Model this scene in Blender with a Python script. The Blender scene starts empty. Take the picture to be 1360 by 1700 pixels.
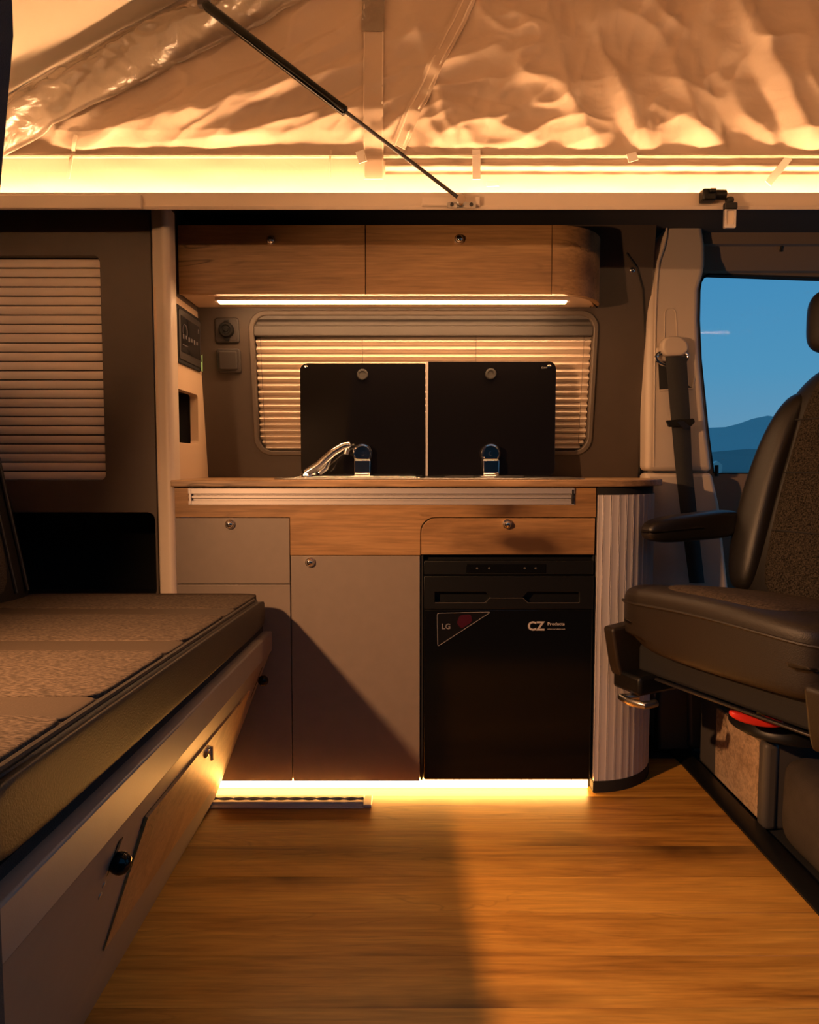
import bpy, bmesh, math, random
from mathutils import Vector, noise
random.seed(7)
S = bpy.context.scene
C = S.collection
# ------------------------------------------------------------------ camera
F, H, P = 1154.0, 0.817, math.atan(77 / 1154.0)
CP, SP = math.cos(P), math.sin(P)
cam = bpy.data.cameras.new('camera')
cam.sensor_fit = 'HORIZONTAL'; cam.sensor_width = 36; cam.lens = F * 36 / 1360
cam.clip_start = 0.02; cam.clip_end = 5000
co = bpy.data.objects.new('camera', cam); C.objects.link(co)
co.location = (0, 0, H); co.rotation_euler = (math.pi / 2 - P, 0, 0)
S.camera = co
# ------------------------------------------------------------------ world (dusk sky)
W = bpy.data.worlds.new('dusk_sky'); S.world = W; W.use_nodes = True
wn, wl = W.node_tree.nodes, W.node_tree.links
wn.clear()
wo = wn.new('ShaderNodeOutputWorld'); wb = wn.new('ShaderNodeBackground')
wt = wn.new('ShaderNodeTexCoord'); ws = wn.new('ShaderNodeSeparateXYZ'); wr = wn.new('ShaderNodeValToRGB')
wl.new(wt.outputs['Generated'], ws.inputs[0]); wl.new(ws.outputs['Z'], wr.inputs[0])
wl.new(wr.outputs[0], wb.inputs[0]); wl.new(wb.outputs[0], wo.inputs[0])
e = wr.color_ramp.elements
e[0].position = 0.0; e[0].color = (.155, .335, .50, 1)
e[1].position = 0.30; e[1].color = (.050, .275, .545, 1)
x = e.new(0.12); x.color = (.085, .32, .55, 1)
wb.inputs[1].default_value = 1.0
# ------------------------------------------------------------------ exposure
vs = S.view_settings
S.display_settings.display_device = 'sRGB'
vs.view_transform = 'Standard'; vs.look = 'None'; vs.gamma = 1; vs.use_curve_mapping = False
vs.exposure = 0.0
# light levels of the fittings, used by their builders below
LEDCOL = (1.0, .54, .25)
L_RAIL, L_DOOR, L_SHELF, L_FLOOR, L_SPOT = 118.0, 35.0, 62.0, 42.0, 108.0

# ------------------------------------------------------------------ pixel helpers
def ray(px, py):
    a = (px - 680) / F; b = (850 - py) / F
    return Vector((a, CP + b * SP, -SP + b * CP))
def at(px, py, Y):
    d = ray(px, py); t = Y / d.y
    return Vector((d.x * t, Y, H + d.z * t))
def atx(px, py, X):
    d = ray(px, py); t = X / d.x
    return Vector((X, d.y * t, H + d.z * t))
def hit(px, py, p0, n):
    d = ray(px, py); o = Vector((0, 0, H)); n = Vector(n)
    t = (Vector(p0) - o).dot(n) / d.dot(n)
    return o + d * t
def zx(px, py, Y):
    p = at(px, py, Y); return (p.x, p.z)

# ------------------------------------------------------------------ materials
def new_mat(name):
    m = bpy.data.materials.new(name); m.use_nodes = True
    n, l = m.node_tree.nodes, m.node_tree.links
    return m, n, l, n['Principled BSDF']
def sock(b, *names):
    for k in names:
        if k in b.inputs: return b.inputs[k]
def pmat(name, col, rough=.5, metal=0, bump=0, bscale=200, var=0, vscale=8, coat=0, spec=None, sheen=0, trans=0):
    m, n, l, b = new_mat(name)
    b.inputs['Base Color'].default_value = (*col, 1)
    b.inputs['Roughness'].default_value = rough
    b.inputs['Metallic'].default_value = metal
    if spec is not None: b.inputs['Specular IOR Level'].default_value = spec
    if coat: b.inputs['Coat Weight'].default_value = coat; b.inputs['Coat Roughness'].default_value = .05
    if sheen: b.inputs['Sheen Weight'].default_value = sheen
    if trans: b.inputs['Transmission Weight'].default_value = trans
    tc = n.new('ShaderNodeTexCoord')
    if var:
        nz = n.new('ShaderNodeTexNoise'); nz.inputs['Scale'].default_value = vscale; nz.inputs['Detail'].default_value = 5
        l.new(tc.outputs['Object'], nz.inputs['Vector'])
        r = n.new('ShaderNodeValToRGB')
        r.color_ramp.elements[0].position = .3; r.color_ramp.elements[1].position = .7
        r.color_ramp.elements[0].color = (*[c * (1 - var) for c in col], 1)
        r.color_ramp.elements[1].color = (*[min(1, c * (1 + var)) for c in col], 1)
        l.new(nz.outputs['Fac'], r.inputs[0]); l.new(r.outputs[0], b.inputs['Base Color'])
    if bump:
        nb = n.new('ShaderNodeTexNoise'); nb.inputs['Scale'].default_value = bscale; nb.inputs['Detail'].default_value = 3
        l.new(tc.outputs['Object'], nb.inputs['Vector'])
        bp = n.new('ShaderNodeBump'); bp.inputs['Strength'].default_value = bump; bp.inputs['Distance'].default_value = .002
        l.new(nb.outputs['Fac'], bp.inputs['Height']); l.new(bp.outputs[0], b.inputs['Normal'])
    return m
def emat(name, col, s):
    m, n, l, b = new_mat(name)
    b.inputs['Base Color'].default_value = (.8, .7, .5, 1)
    b.inputs['Emission Color'].default_value = (*col, 1); b.inputs['Emission Strength'].default_value = s
    return m
def wood(name, dark, mid, light, rough=.42, gx=1.3, gz=13, knot=1.0, rnd=0, kscale=(1.7, 6.5, 6.5), contrast=1, crack=.75, ring=.8):
    m, n, l, b = new_mat(name)
    b.inputs['Roughness'].default_value = rough
    tc = n.new('ShaderNodeTexCoord'); vec = tc.outputs['Object']
    if rnd:
        oi = n.new('ShaderNodeObjectInfo'); mu = n.new('ShaderNodeMath'); mu.operation = 'MULTIPLY'; mu.inputs[1].default_value = 37
        cx = n.new('ShaderNodeCombineXYZ'); ad = n.new('ShaderNodeVectorMath')
        l.new(oi.outputs['Random'], mu.inputs[0])
        for i in range(3): l.new(mu.outputs[0], cx.inputs[i])
        l.new(vec, ad.inputs[0]); l.new(cx.outputs[0], ad.inputs[1]); vec = ad.outputs[0]
    def mapn(sc, loc=(0, 0, 0)):
        mp = n.new('ShaderNodeMapping'); mp.inputs['Scale'].default_value = sc; mp.inputs['Location'].default_value = loc
        l.new(vec, mp.inputs[0]); return mp.outputs[0]
    def ns(sc, detail, dist=0, rough_=.6, loc=(0, 0, 0)):
        t = n.new('ShaderNodeTexNoise'); t.inputs['Scale'].default_value = 1; t.inputs['Detail'].default_value = detail
        t.inputs['Distortion'].default_value = dist; t.inputs['Roughness'].default_value = rough_
        l.new(mapn(sc, loc), t.inputs['Vector']); return t.outputs['Fac']
    def ramp(v, stops):
        r = n.new('ShaderNodeValToRGB'); els = r.color_ramp.elements
        els[0].position, els[0].color = stops[0][0], stops[0][1]
        els[1].position, els[1].color = stops[-1][0], stops[-1][1]
        for p, c in stops[1:-1]:
            q = els.new(p); q.color = c
        l.new(v, r.inputs[0]); return r.outputs[0]
    def mix(kind, fac, a, c):
        x = n.new('ShaderNodeMix'); x.data_type = 'RGBA'; x.blend_type = kind
        if isinstance(fac, float): x.inputs[0].default_value = fac
        else: l.new(fac, x.inputs[0])
        for i, v in ((6, a), (7, c)):
            if isinstance(v, tuple): x.inputs[i].default_value = v
            else: l.new(v, x.inputs[i])
        return x.outputs[2]
    G1 = lambda v: (v, v, v, 1)
    base = ramp(ns((gx, gz, gz), 7, 1.6), [(.28, (*dark, 1)), (.47, (*mid, 1)), (.70, (*light, 1))])
    fine = ramp(ns((9, 170, 170), 3, .3), [(.3, G1(1 - .30 * contrast)), (.62, G1(1))])
    col = mix('MULTIPLY', 1.0, base, fine)
    rings = ramp(ns((2.2, 34, 34), 4, 2.6, .5, (3, 1, 2)), [(.40, G1(1 - .32 * contrast)), (.55, G1(1))])
    col = mix('MULTIPLY', ring, col, rings)
    v = n.new('ShaderNodeTexVoronoi'); v.inputs['Scale'].default_value = 1; v.inputs['Randomness'].default_value = 1
    wv = n.new('ShaderNodeTexNoise'); wv.inputs['Scale'].default_value = 9
    l.new(tc.outputs['Object'], wv.inputs['Vector'])
    sc = n.new('ShaderNodeVectorMath'); sc.operation = 'SCALE'; sc.inputs['Scale'].default_value = .35
    l.new(wv.outputs['Color'], sc.inputs[0]); a2 = n.new('ShaderNodeVectorMath')
    l.new(mapn(kscale), a2.inputs[0]); l.new(sc.outputs[0], a2.inputs[1]); l.new(a2.outputs[0], v.inputs['Vector'])
    kn = ramp(v.outputs['Distance'], [(.08, G1(.95)), (.19, G1(.45)), (.36, G1(0))])
    msk = ramp(ns((1.1, 3, 3), 1, 0, .5, (7, 3, 1)), [(.47, G1(0)), (.55, G1(knot))])
    km = mix('MULTIPLY', 1.0, kn, msk)
    col = mix('MIX', km, col, (dark[0] * .28, dark[1] * .25, dark[2] * .25, 1))
    cr = ramp(ns((1.8, 12, 12), 3, 1.0, .5, (1, 9, 4)), [(.484, G1(0)), (.5, G1(crack)), (.516, G1(0))])
    m2 = ramp(ns((1.6, 5, 5), 2, 0, .5, (2, 7, 5)), [(.50, G1(0)), (.60, G1(1))])
    cm = mix('MULTIPLY', 1.0, cr, m2)
    col = mix('MIX', cm, col, (dark[0] * .2, dark[1] * .18, dark[2] * .18, 1))
    if rnd:
        tone = ramp(oi.outputs['Random'], [(0.0, G1(.74)), (1.0, G1(1.0))]); col = mix('MULTIPLY', 1.0, col, tone)
    l.new(col, b.inputs['Base Color'])
    bp = n.new('ShaderNodeBump'); bp.inputs['Strength'].default_value = .12; bp.inputs['Distance'].default_value = .001
    l.new(fine, bp.inputs['Height']); l.new(bp.outputs[0], b.inputs['Normal'])
    return m
def fabric(name, c0, c1, scale=420, bump=.6):
    m, n, l, b = new_mat(name)
    tc = n.new('ShaderNodeTexCoord')
    nz = n.new('ShaderNodeTexNoise'); nz.inputs['Scale'].default_value = scale; nz.inputs['Detail'].default_value = 4
    mp = n.new('ShaderNodeMapping'); mp.inputs['Scale'].default_value = (.35, 1, 1)
    l.new(tc.outputs['Object'], mp.inputs[0]); l.new(mp.outputs[0], nz.inputs['Vector'])
    r = n.new('ShaderNodeValToRGB')
    r.color_ramp.elements[0].position = .36; r.color_ramp.elements[0].color = (*c0, 1)
    r.color_ramp.elements[1].position = .66; r.color_ramp.elements[1].color = (*c1, 1)
    l.new(nz.outputs['Fac'], r.inputs[0]); l.new(r.outputs[0], b.inputs['Base Color'])
    b.inputs['Roughness'].default_value = .95; b.inputs['Specular IOR Level'].default_value = .12
    bp = n.new('ShaderNodeBump'); bp.inputs['Strength'].default_value = bump; bp.inputs['Distance'].default_value = .0015
    l.new(nz.outputs['Fac'], bp.inputs['Height']); l.new(bp.outputs[0], b.inputs['Normal'])
    return m
M = {}
M['oak'] = wood('oak_laminate', (.22, .112, .042), (.36, .195, .078), (.44, .25, .105), gx=.9, gz=9, ring=.35)
M['oak_top'] = wood('oak_worktop', (.30, .17, .08), (.46, .28, .14), (.56, .36, .20), knot=.3)
M['floor'] = wood('oak_vinyl', (.24, .088, .012), (.60, .275, .042), (.80, .41, .07), rough=.34, ring=.55, crack=.25, gx=1.0, gz=10, knot=.9, rnd=1, kscale=(1.3, 5, 5), contrast=.8)
M['ply'] = wood('birch_board', (.40, .26, .15), (.55, .38, .24), (.62, .45, .30), knot=.1, gx=2, gz=9)
M['taupe'] = pmat('taupe_laminate', (.205, .162, .13), .42, var=.04, vscale=30, bump=.05, bscale=600)
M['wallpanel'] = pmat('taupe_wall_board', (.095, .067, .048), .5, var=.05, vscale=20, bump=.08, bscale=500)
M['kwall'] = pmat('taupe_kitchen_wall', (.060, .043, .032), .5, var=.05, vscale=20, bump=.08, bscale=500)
M['beige'] = pmat('beige_plastic', (.68, .56, .44), .45, bump=.12, bscale=900)
M['pillar'] = pmat('grained_beige_trim', (.44, .36, .29), .55, bump=.22, bscale=1100)
M['rail'] = pmat('cream_rail_paint', (.60, .50, .40), .35)
M['sidewall'] = pmat('cream_laminate', (.64, .46, .30), .5, bump=.05, bscale=500)
M['headliner'] = pmat('cream_headliner_felt', (.55, .46, .35), .95, bump=.35, bscale=1500)
M['charcoal'] = pmat('charcoal_felt', (.035, .030, .028), .9, bump=.4, bscale=900)
M['darktrim'] = pmat('dark_brown_felt', (.19, .14, .105), .9, bump=.4, bscale=900)
M['black'] = pmat('black_plastic', (.006, .006, .006), .4, spec=.3)
M['blackmat'] = pmat('black_matt', (.010, .009, .009), .85, bump=.3, bscale=600)
M['blackgloss'] = pmat('black_gloss', (.004, .004, .004), .12, spec=.22)
M['glasslid'] = pmat('black_tempered_glass', (.006, .005, .005), .09, coat=.6)
M['greyplastic'] = pmat('grey_plastic', (.075, .066, .060), .5, bump=.1, bscale=900)
M['socketm'] = pmat('dark_grey_plastic', (.035, .029, .026), .5, bump=.1, bscale=900)
M['rim'] = pmat('taupe_rim', (.10, .077, .06), .5)
M['bumper'] = pmat('dark_rubber', (.035, .033, .032), .5)
M['chrome'] = pmat('chrome', (.78, .77, .75), .10, 1)
M['steel'] = pmat('brushed_steel', (.55, .54, .52), .28, 1)
M['alu'] = pmat('anodised_aluminium', (.55, .50, .48), .42, .55)
M['tambour'] = pmat('silver_grey_tambour', (.52, .48, .48), .45, .1)
M['blind'] = pmat('pale_pleated_cloth', (.66, .55, .45), .75, bump=.05, bscale=700)
M['blind2'] = pmat('silver_slat', (.78, .64, .53), .5)
M['leather'] = pmat('dark_leatherette', (.011, .0085, .0065), .42, bump=.25, bscale=500)
M['leather2'] = pmat('brown_leatherette', (.019, .0125, .0075), .5, bump=.25, bscale=500)
M['band'] = pmat('smooth_brown_band', (.048, .034, .024), .6, bump=.15, bscale=400, spec=.15)
M['fabric'] = fabric('mottled_brown_cloth', (.028, .02, .014), (.092, .066, .047), 420)
M['seatfab'] = fabric('charcoal_tweed', (.007, .0055, .0045), (.060, .047, .034), 300, .8)
M['webbing'] = pmat('black_webbing', (.012, .011, .011), .7, bump=.5, bscale=700)
M['bag'] = pmat('dark_brown_canvas', (.035, .026, .021), .8, bump=.5, bscale=500, var=.2, vscale=25)
M['tan'] = pmat('tan_leather', (.35, .2, .09), .6)
M['red'] = pmat('red_plastic', (.75, .035, .02), .4)
M['white'] = pmat('white_tag', (.8, .74, .66), .7)
M['logo'] = pmat('silver_print', (.42, .38, .37), .5)
M['stickline'] = pmat('sticker_outline', (.16, .15, .16), .5)
M['magenta'] = pmat('magenta_print', (.04, .003, .011), .5, spec=.2)
M['sticker'] = pmat('sticker_black', (.005, .005, .006), .35, spec=.2)
M['green'] = pmat('green_film', (.25, .5, .22), .5)
M['screen'] = pmat('dark_screen', (.012, .011, .012), .15, coat=.5)
M['screenui'] = pmat('screen_symbols', (.13, .115, .12), .4)
M['blacktrim'] = pmat('dark_anodised', (.05, .045, .045), .35, .6)
M['led_rail'] = emat('warm_led_rail', LEDCOL, L_RAIL)
M['led_door'] = emat('warm_led_door_rail', LEDCOL, L_DOOR)
M['led_shelf'] = emat('warm_led_diffuser', LEDCOL, L_SHELF)
M['led_floor'] = emat('warm_led_floor', (1, .46, .105), L_FLOOR)
M['led_spot'] = emat('warm_spot_lens', LEDCOL, 8)
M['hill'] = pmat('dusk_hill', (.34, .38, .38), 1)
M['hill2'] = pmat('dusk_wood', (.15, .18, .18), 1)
M['ground'] = pmat('dusk_ground', (.14, .14, .12), 1, var=.5, vscale=.02)
M['yardm'] = pmat('dark_render', (.03, .03, .03), .9, var=.3, vscale=2)
M['town'] = pmat('pale_house_wall', (.6, .58, .55), .9)
def canvas_mat():
    m, n, l, b = new_mat('tent_canvas')
    b.inputs['Base Color'].default_value = (.52, .40, .30, 1)
    b.inputs['Roughness'].default_value = .45; b.inputs['Sheen Weight'].default_value = .1
    tc = n.new('ShaderNodeTexCoord')
    def nz(s, d, dist=0, mp=None):
        t = n.new('ShaderNodeTexNoise'); t.inputs['Scale'].default_value = s; t.inputs['Detail'].default_value = d; t.inputs['Distortion'].default_value = dist
        l.new(tc.outputs['Object'], t.inputs['Vector']); return t.outputs['Fac']
    def bump(h, s, d, prev=None):
        bp = n.new('ShaderNodeBump'); bp.inputs['Strength'].default_value = s; bp.inputs['Distance'].default_value = d
        l.new(h, bp.inputs['Height'])
        if prev: l.new(prev, bp.inputs['Normal'])
        return bp.outputs[0]
    a = bump(nz(30, 3, 1.0), .22, .004)
    a = bump(nz(900, 2), .15, .001, a)
    l.new(a, b.inputs['Normal'])
    return m
M['canvas'] = canvas_mat()
def vinyl_mat():
    m, n, l, b = new_mat('clear_vinyl')
    b.inputs['Base Color'].default_value = (.26, .20, .145, 1)
    b.inputs['Roughness'].default_value = .2; b.inputs['Specular IOR Level'].default_value = .8
    b.inputs['Coat Weight'].default_value = .8; b.inputs['Coat Roughness'].default_value = .08
    b.inputs['Alpha'].default_value = .75
    tc = n.new('ShaderNodeTexCoord'); t = n.new('ShaderNodeTexNoise'); t.inputs['Scale'].default_value = 22; t.inputs['Detail'].default_value = 4; t.inputs['Distortion'].default_value = 1.5
    l.new(tc.outputs['Object'], t.inputs['Vector'])
    bp = n.new('ShaderNodeBump'); bp.inputs['Strength'].default_value = .5; bp.inputs['Distance'].default_value = .008
    l.new(t.outputs['Fac'], bp.inputs['Height']); l.new(bp.outputs[0], b.inputs['Normal']); l.new(bp.outputs[0], b.inputs['Coat Normal'])
    return m
M['vinyl'] = vinyl_mat()
def glass_mat():
    m, n, l, b = new_mat('window_glass')
    b.inputs['Base Color'].default_value = (.02, .02, .02, 1); b.inputs['Roughness'].default_value = .0
    b.inputs['Alpha'].default_value = .06
    return m
M['glass'] = glass_mat()

# ------------------------------------------------------------------ geometry helpers
WL = {}
def wloc(o): return WL[o.name]
def empty(name, loc, label, cat, group=None):
    o = bpy.data.objects.new(name, None); C.objects.link(o); o.location = loc; o.empty_display_size = .05
    o['label'] = label; o['category'] = cat
    if group: o['group'] = group
    WL[o.name] = Vector(loc); return o
def tag(o, label=None, cat=None, group=None, kind=None):
    if label: o['label'] = label
    if cat: o['category'] = cat
    if group: o['group'] = group
    if kind: o['kind'] = kind
    return o
def build(name, bm, mat, parent=None, bevel=0, seg=2, smooth=True, fn=None, angle=40, org=None):
    if fn:
        for v in bm.verts: v.co = fn(v.co)
    bmesh.ops.recalc_face_normals(bm, faces=bm.faces[:])
    if parent is not None: o0 = wloc(parent)
    elif org is not None: o0 = Vector(org)
    else:
        xs = [v.co.x for v in bm.verts]; ys = [v.co.y for v in bm.verts]; z = [v.co.z for v in bm.verts]
        o0 = Vector(((min(xs) + max(xs)) / 2, (min(ys) + max(ys)) / 2, min(z)))
    if org is not None: o0 = Vector(org)
    for v in bm.verts: v.co -= o0
    me = bpy.data.meshes.new(name); bm.to_mesh(me); bm.free()
    if smooth:
        me.shade_smooth()
        try: me.set_sharp_from_angle(angle=math.radians(angle))
        except Exception: pass
    me.materials.append(M[mat] if isinstance(mat, str) else mat)
    o = bpy.data.objects.new(name, me); C.objects.link(o)
    WL[o.name] = o0.copy()
    if parent is not None:
        o.parent = parent; o.location = o0 - wloc(parent)
    else: o.location = o0
    if bevel:
        b = o.modifiers.new('bevel', 'BEVEL'); b.width = bevel; b.segments = seg; b.limit_method = 'ANGLE'; b.angle_limit = math.radians(40)
    return o
def clone(o, d, parent=None, fnname=None):
    c = o.copy(); C.objects.link(c); c.location = o.location + Vector(d)
    if parent is not None: c.parent = parent
    WL[c.name] = WL[o.name] + Vector(d); return c
def struct(name, bm, mat, label, cat='structure', **k):
    return tag(build(name, bm, mat, **k), label, cat, kind='structure')
AX = {'y': lambda u, v, a: (u, a, v), 'x': lambda u, v, a: (a, u, v), 'z': lambda u, v, a: (u, v, a)}
def nb(): return bmesh.new()
def box(bm, x0, x1, y0, y1, z0, z1):
    v = [bm.verts.new((x, y, z)) for z in (z0, z1) for y in (y0, y1) for x in (x0, x1)]
    for f in ((0, 1, 3, 2), (4, 5, 7, 6), (0, 1, 5, 4), (2, 3, 7, 6), (0, 2, 6, 4), (1, 3, 7, 5)):
        bm.faces.new([v[i] for i in f])
    return bm
def bx(*a): return box(nb(), *a)
def prism(poly, axis, a, b, bm=None):
    bm = bm or nb(); m = AX[axis]; n = len(poly)
    A = [bm.verts.new(m(u, v, a)) for u, v in poly]; B = [bm.verts.new(m(u, v, b)) for u, v in poly]
    bm.faces.new(A); bm.faces.new(B[::-1])
    for i in range(n): bm.faces.new((A[i], A[(i + 1) % n], B[(i + 1) % n], B[i]))
    return bm
def plate(outer, holes, axis, a, b):
    bm = nb(); m = AX[axis]; es = []
    for loop in [outer] + holes:
        vs_ = [bm.verts.new(m(u, v, a)) for u, v in loop]
        es += [bm.edges.new((vs_[i], vs_[(i + 1) % len(vs_)])) for i in range(len(vs_))]
    r = bmesh.ops.triangle_fill(bm, use_beauty=True, use_dissolve=False, edges=es)
    fs = [g for g in r['geom'] if isinstance(g, bmesh.types.BMFace)]
    ex = bmesh.ops.extrude_face_region(bm, geom=fs)
    d = Vector(m(0, 0, b)) - Vector(m(0, 0, a))
    bmesh.ops.translate(bm, vec=d, verts=[g for g in ex['geom'] if isinstance(g, bmesh.types.BMVert)])
    return bm
def rrect(u0, v0, u1, v1, r, n=5, corners=(1, 1, 1, 1)):
    pts = []
    for i, (cu, cv, a0) in enumerate(((u1 - r, v1 - r, 0), (u0 + r, v1 - r, 90), (u0 + r, v0 + r, 180), (u1 - r, v0 + r, 270))):
        if corners[i]:
            for k in range(n + 1):
                a = math.radians(a0 + 90 * k / n); pts.append((cu + r * math.cos(a), cv + r * math.sin(a)))
        else: pts.append(((u1, v1), (u0, v1), (u0, v0), (u1, v0))[i])
    return pts
def roundpoly(pts, r, n=4):
    out = []; N = len(pts)
    for i in range(N):
        p = Vector(pts[i]); a = Vector(pts[i - 1]); b = Vector(pts[(i + 1) % N])
        d1 = (a - p); d2 = (b - p); rr = min(r, d1.length * .45, d2.length * .45)
        s, t = p + d1.normalized() * rr, p + d2.normalized() * rr
        for k in range(n + 1):
            q = k / n; out.append(tuple(s * (1 - q) ** 2 + p * 2 * q * (1 - q) + t * q * q))
    return out
def tube(pts, r, n=10, bm=None, closed=False):
    bm = bm or nb(); pts = [Vector(p) for p in pts]; rings = []; N = len(pts)
    rr = r if isinstance(r, (list, tuple)) else [r] * N
    up = None
    for i, p in enumerate(pts):
        if closed: t = (pts[(i + 1) % N] - pts[i - 1]).normalized()
        else: t = (pts[min(i + 1, N - 1)] - pts[max(i - 1, 0)]).normalized()
        if up is None: up = t.orthogonal().normalized()
        up = (up - t * up.dot(t)).normalized(); s = t.cross(up)
        rings.append([bm.verts.new(p + (up * math.cos(2 * math.pi * k / n) + s * math.sin(2 * math.pi * k / n)) * rr[i]) for k in range(n)])
    for i in range(N if closed else N - 1):
        a, b = rings[i], rings[(i + 1) % N]
        for k in range(n): bm.faces.new((a[k], a[(k + 1) % n], b[(k + 1) % n], b[k]))
    if not closed: bm.faces.new(rings[0]); bm.faces.new(rings[-1][::-1])
    return bm
def lathe(prof, c, d=(0, -1, 0), n=20, bm=None):
    bm = bm or nb(); c = Vector(c); d = Vector(d).normalized(); u = d.orthogonal().normalized(); w = d.cross(u); rings = []
    for r, h in prof:
        r = max(r, 1e-5)
        rings.append([bm.verts.new(c + d * h + (u * math.cos(2 * math.pi * k / n) + w * math.sin(2 * math.pi * k / n)) * r) for k in range(n)])
    for a, b in zip(rings, rings[1:]):
        for k in range(n): bm.faces.new((a[k], a[(k + 1) % n], b[(k + 1) % n], b[k]))
    bm.faces.new(rings[0]); bm.faces.new(rings[-1][::-1])
    return bm
def ball(c, r, n=14): return lathe([(r * math.sin(math.pi * k / 10), -r * math.cos(math.pi * k / 10)) for k in range(11)], c, (0, 0, 1), n)
def gridsurf(fn, nu, nv, bm=None):
    bm = bm or nb()
    V = [[bm.verts.new(fn(i / nu, j / nv)) for j in range(nv + 1)] for i in range(nu + 1)]
    for i in range(nu):
        for j in range(nv): bm.faces.new((V[i][j], V[i + 1][j], V[i + 1][j + 1], V[i][j + 1]))
    return bm
def solid(fn, nu, nv, thick):
    """closed sheet: fn gives front points, thick a vector"""
    bm = nb(); T = Vector(thick)
    A = [[bm.verts.new(fn(i / nu, j / nv)) for j in range(nv + 1)] for i in range(nu + 1)]
    B = [[bm.verts.new(Vector(fn(i / nu, j / nv)) + T) for j in range(nv + 1)] for i in range(nu + 1)]
    for i in range(nu):
        for j in range(nv):
            bm.faces.new((A[i][j], A[i + 1][j], A[i + 1][j + 1], A[i][j + 1])); bm.faces.new((B[i][j], B[i][j + 1], B[i + 1][j + 1], B[i + 1][j]))
    for i in range(nu):
        bm.faces.new((A[i][0], B[i][0], B[i + 1][0], A[i + 1][0])); bm.faces.new((A[i][nv], A[i + 1][nv], B[i + 1][nv], B[i][nv]))
    for j in range(nv):
        bm.faces.new((A[0][j], A[0][j + 1], B[0][j + 1], B[0][j])); bm.faces.new((A[nu][j], B[nu][j], B[nu][j + 1], A[nu][j + 1]))
    return bm
def puff(x0, x1, y0, y1, z0, z1, ex=5, seg=14, bm=None):
    """superellipsoid block"""
    bm = bm or nb(); t = bmesh.ops.create_cube(bm, size=2)
    es = list({ed for v in t['verts'] for ed in v.link_edges})
    bmesh.ops.subdivide_edges(bm, edges=es, cuts=seg, use_grid_fill=True)
    c = Vector(((x0 + x1) / 2, (y0 + y1) / 2, (z0 + z1) / 2)); h = Vector(((x1 - x0) / 2, (y1 - y0) / 2, (z1 - z0) / 2))
    for v in bm.verts:
        q = Vector([math.copysign(abs(math.sin(k * math.pi / 4) / math.sin(math.pi / 4)), k) for k in v.co])
        nrm = (abs(q.x) ** ex + abs(q.y) ** ex + abs(q.z) ** ex) ** (1 / ex)
        q /= nrm
        v.co = c + Vector((q.x * h.x, q.y * h.y, q.z * h.z))
    return bm
def text(name, s, size, loc, mat, parent, rot='front', depth=.0004, align='LEFT', bold=0, sx=1):
    cu = bpy.data.curves.new(name, 'FONT'); cu.body = s; cu.size = size; cu.extrude = depth; cu.align_x = align; cu.offset = bold; cu.resolution_u = 3
    ob = bpy.data.objects.new(name, cu); C.objects.link(ob)
    bpy.context.view_layer.update()
    dg = bpy.context.evaluated_depsgraph_get()
    me = bpy.data.meshes.new_from_object(ob.evaluated_get(dg)); bpy.data.objects.remove(ob)
    bm = nb(); bm.from_mesh(me); bpy.data.meshes.remove(me)
    L = Vector(loc)
    for v in bm.verts:
        c = v.co.copy()
        if rot == 'front': v.co = L + Vector((c.x * sx, -c.z, c.y))
        else: v.co = L + Vector((c.z, c.x * sx, c.y))       # on a wall facing +x, read along +Y
    return build(name, bm, mat, parent, smooth=False)

# ================================================================== SETTING
YK = 1.70           # kitchen fronts
def wallY(z): return 2.05 - .16 * max(0.0, z - .77)
def lean(v): return Vector((v.x, v.y + wallY(v.z) - 2.05, v.z))

# floor with planks running across the van
fl = struct('floor', bx(-1.9, .745, .50, 2.2, -.03, -.004), 'blackmat', 'oak vinyl plank floor of the camper living area', 'floor')
PW = .112; y0 = .549
pl0 = None; k = 0
for row in range(12):
    ya = y0 + PW * row
    if ya > 1.80: break
    cuts = [-1.2, .745] if row % 3 != 1 else [-1.2, (-.62, .52, -.1)[row % 3] if False else -.58, .745]
    for a, b in zip(cuts, cuts[1:]):
        p = bx(a + .00015, b - .00015, ya + .00015, ya + PW - .00015, -.004, 0)
        build('plank', p, 'floor', fl, bevel=.0003, seg=1, org=(a, ya, 0))
# black step edge, cab floor
struct('trim_1', prism([(.745, -.01), (.745, .004), (.752, .008), (.79, .008), (.802, .0), (.802, -.03), (.745, -.03)], 'y', .52, 2.07), 'black', 'black plastic step edging along the oak floor', 'trim')
struct('floor_cab', bx(.802, 1.9, .56, 2.2, -.05, -.01), 'blackmat', 'dark cab floor mat in front of the swivel seat', 'floor')
# kitchen side wall with window cut-out (leaning in)
zw0, zw1 = -.03, 1.47
w1 = [at(417, 522, wallY(1.22)), at(990, 520, wallY(1.22)), at(980, 752, wallY(.82)), at(427, 752, wallY(.82))]
zt, zb = (w1[0].z + w1[1].z) / 2, (w1[2].z + w1[3].z) / 2
wx0, wx1 = w1[0].x, w1[1].x
win = rrect(wx0, zb, wx1, zt, .045, 7)
wx_right = .672
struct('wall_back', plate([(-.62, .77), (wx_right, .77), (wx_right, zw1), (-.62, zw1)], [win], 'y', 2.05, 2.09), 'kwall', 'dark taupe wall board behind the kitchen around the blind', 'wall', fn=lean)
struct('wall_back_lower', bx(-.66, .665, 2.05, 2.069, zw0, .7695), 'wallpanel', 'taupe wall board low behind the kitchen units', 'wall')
wi = struct('window_1', plate(rrect(wx0 - .008, zb - .008, wx1 + .008, zt + .008, .05, 7), [rrect(wx0 + .006, zb + .006, wx1 - .006, zt - .006, .04, 7)], 'y', 2.044, 2.07), 'rim', 'kitchen window with pale pleated blind pulled down', 'window', fn=lean, bevel=.003)
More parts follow.
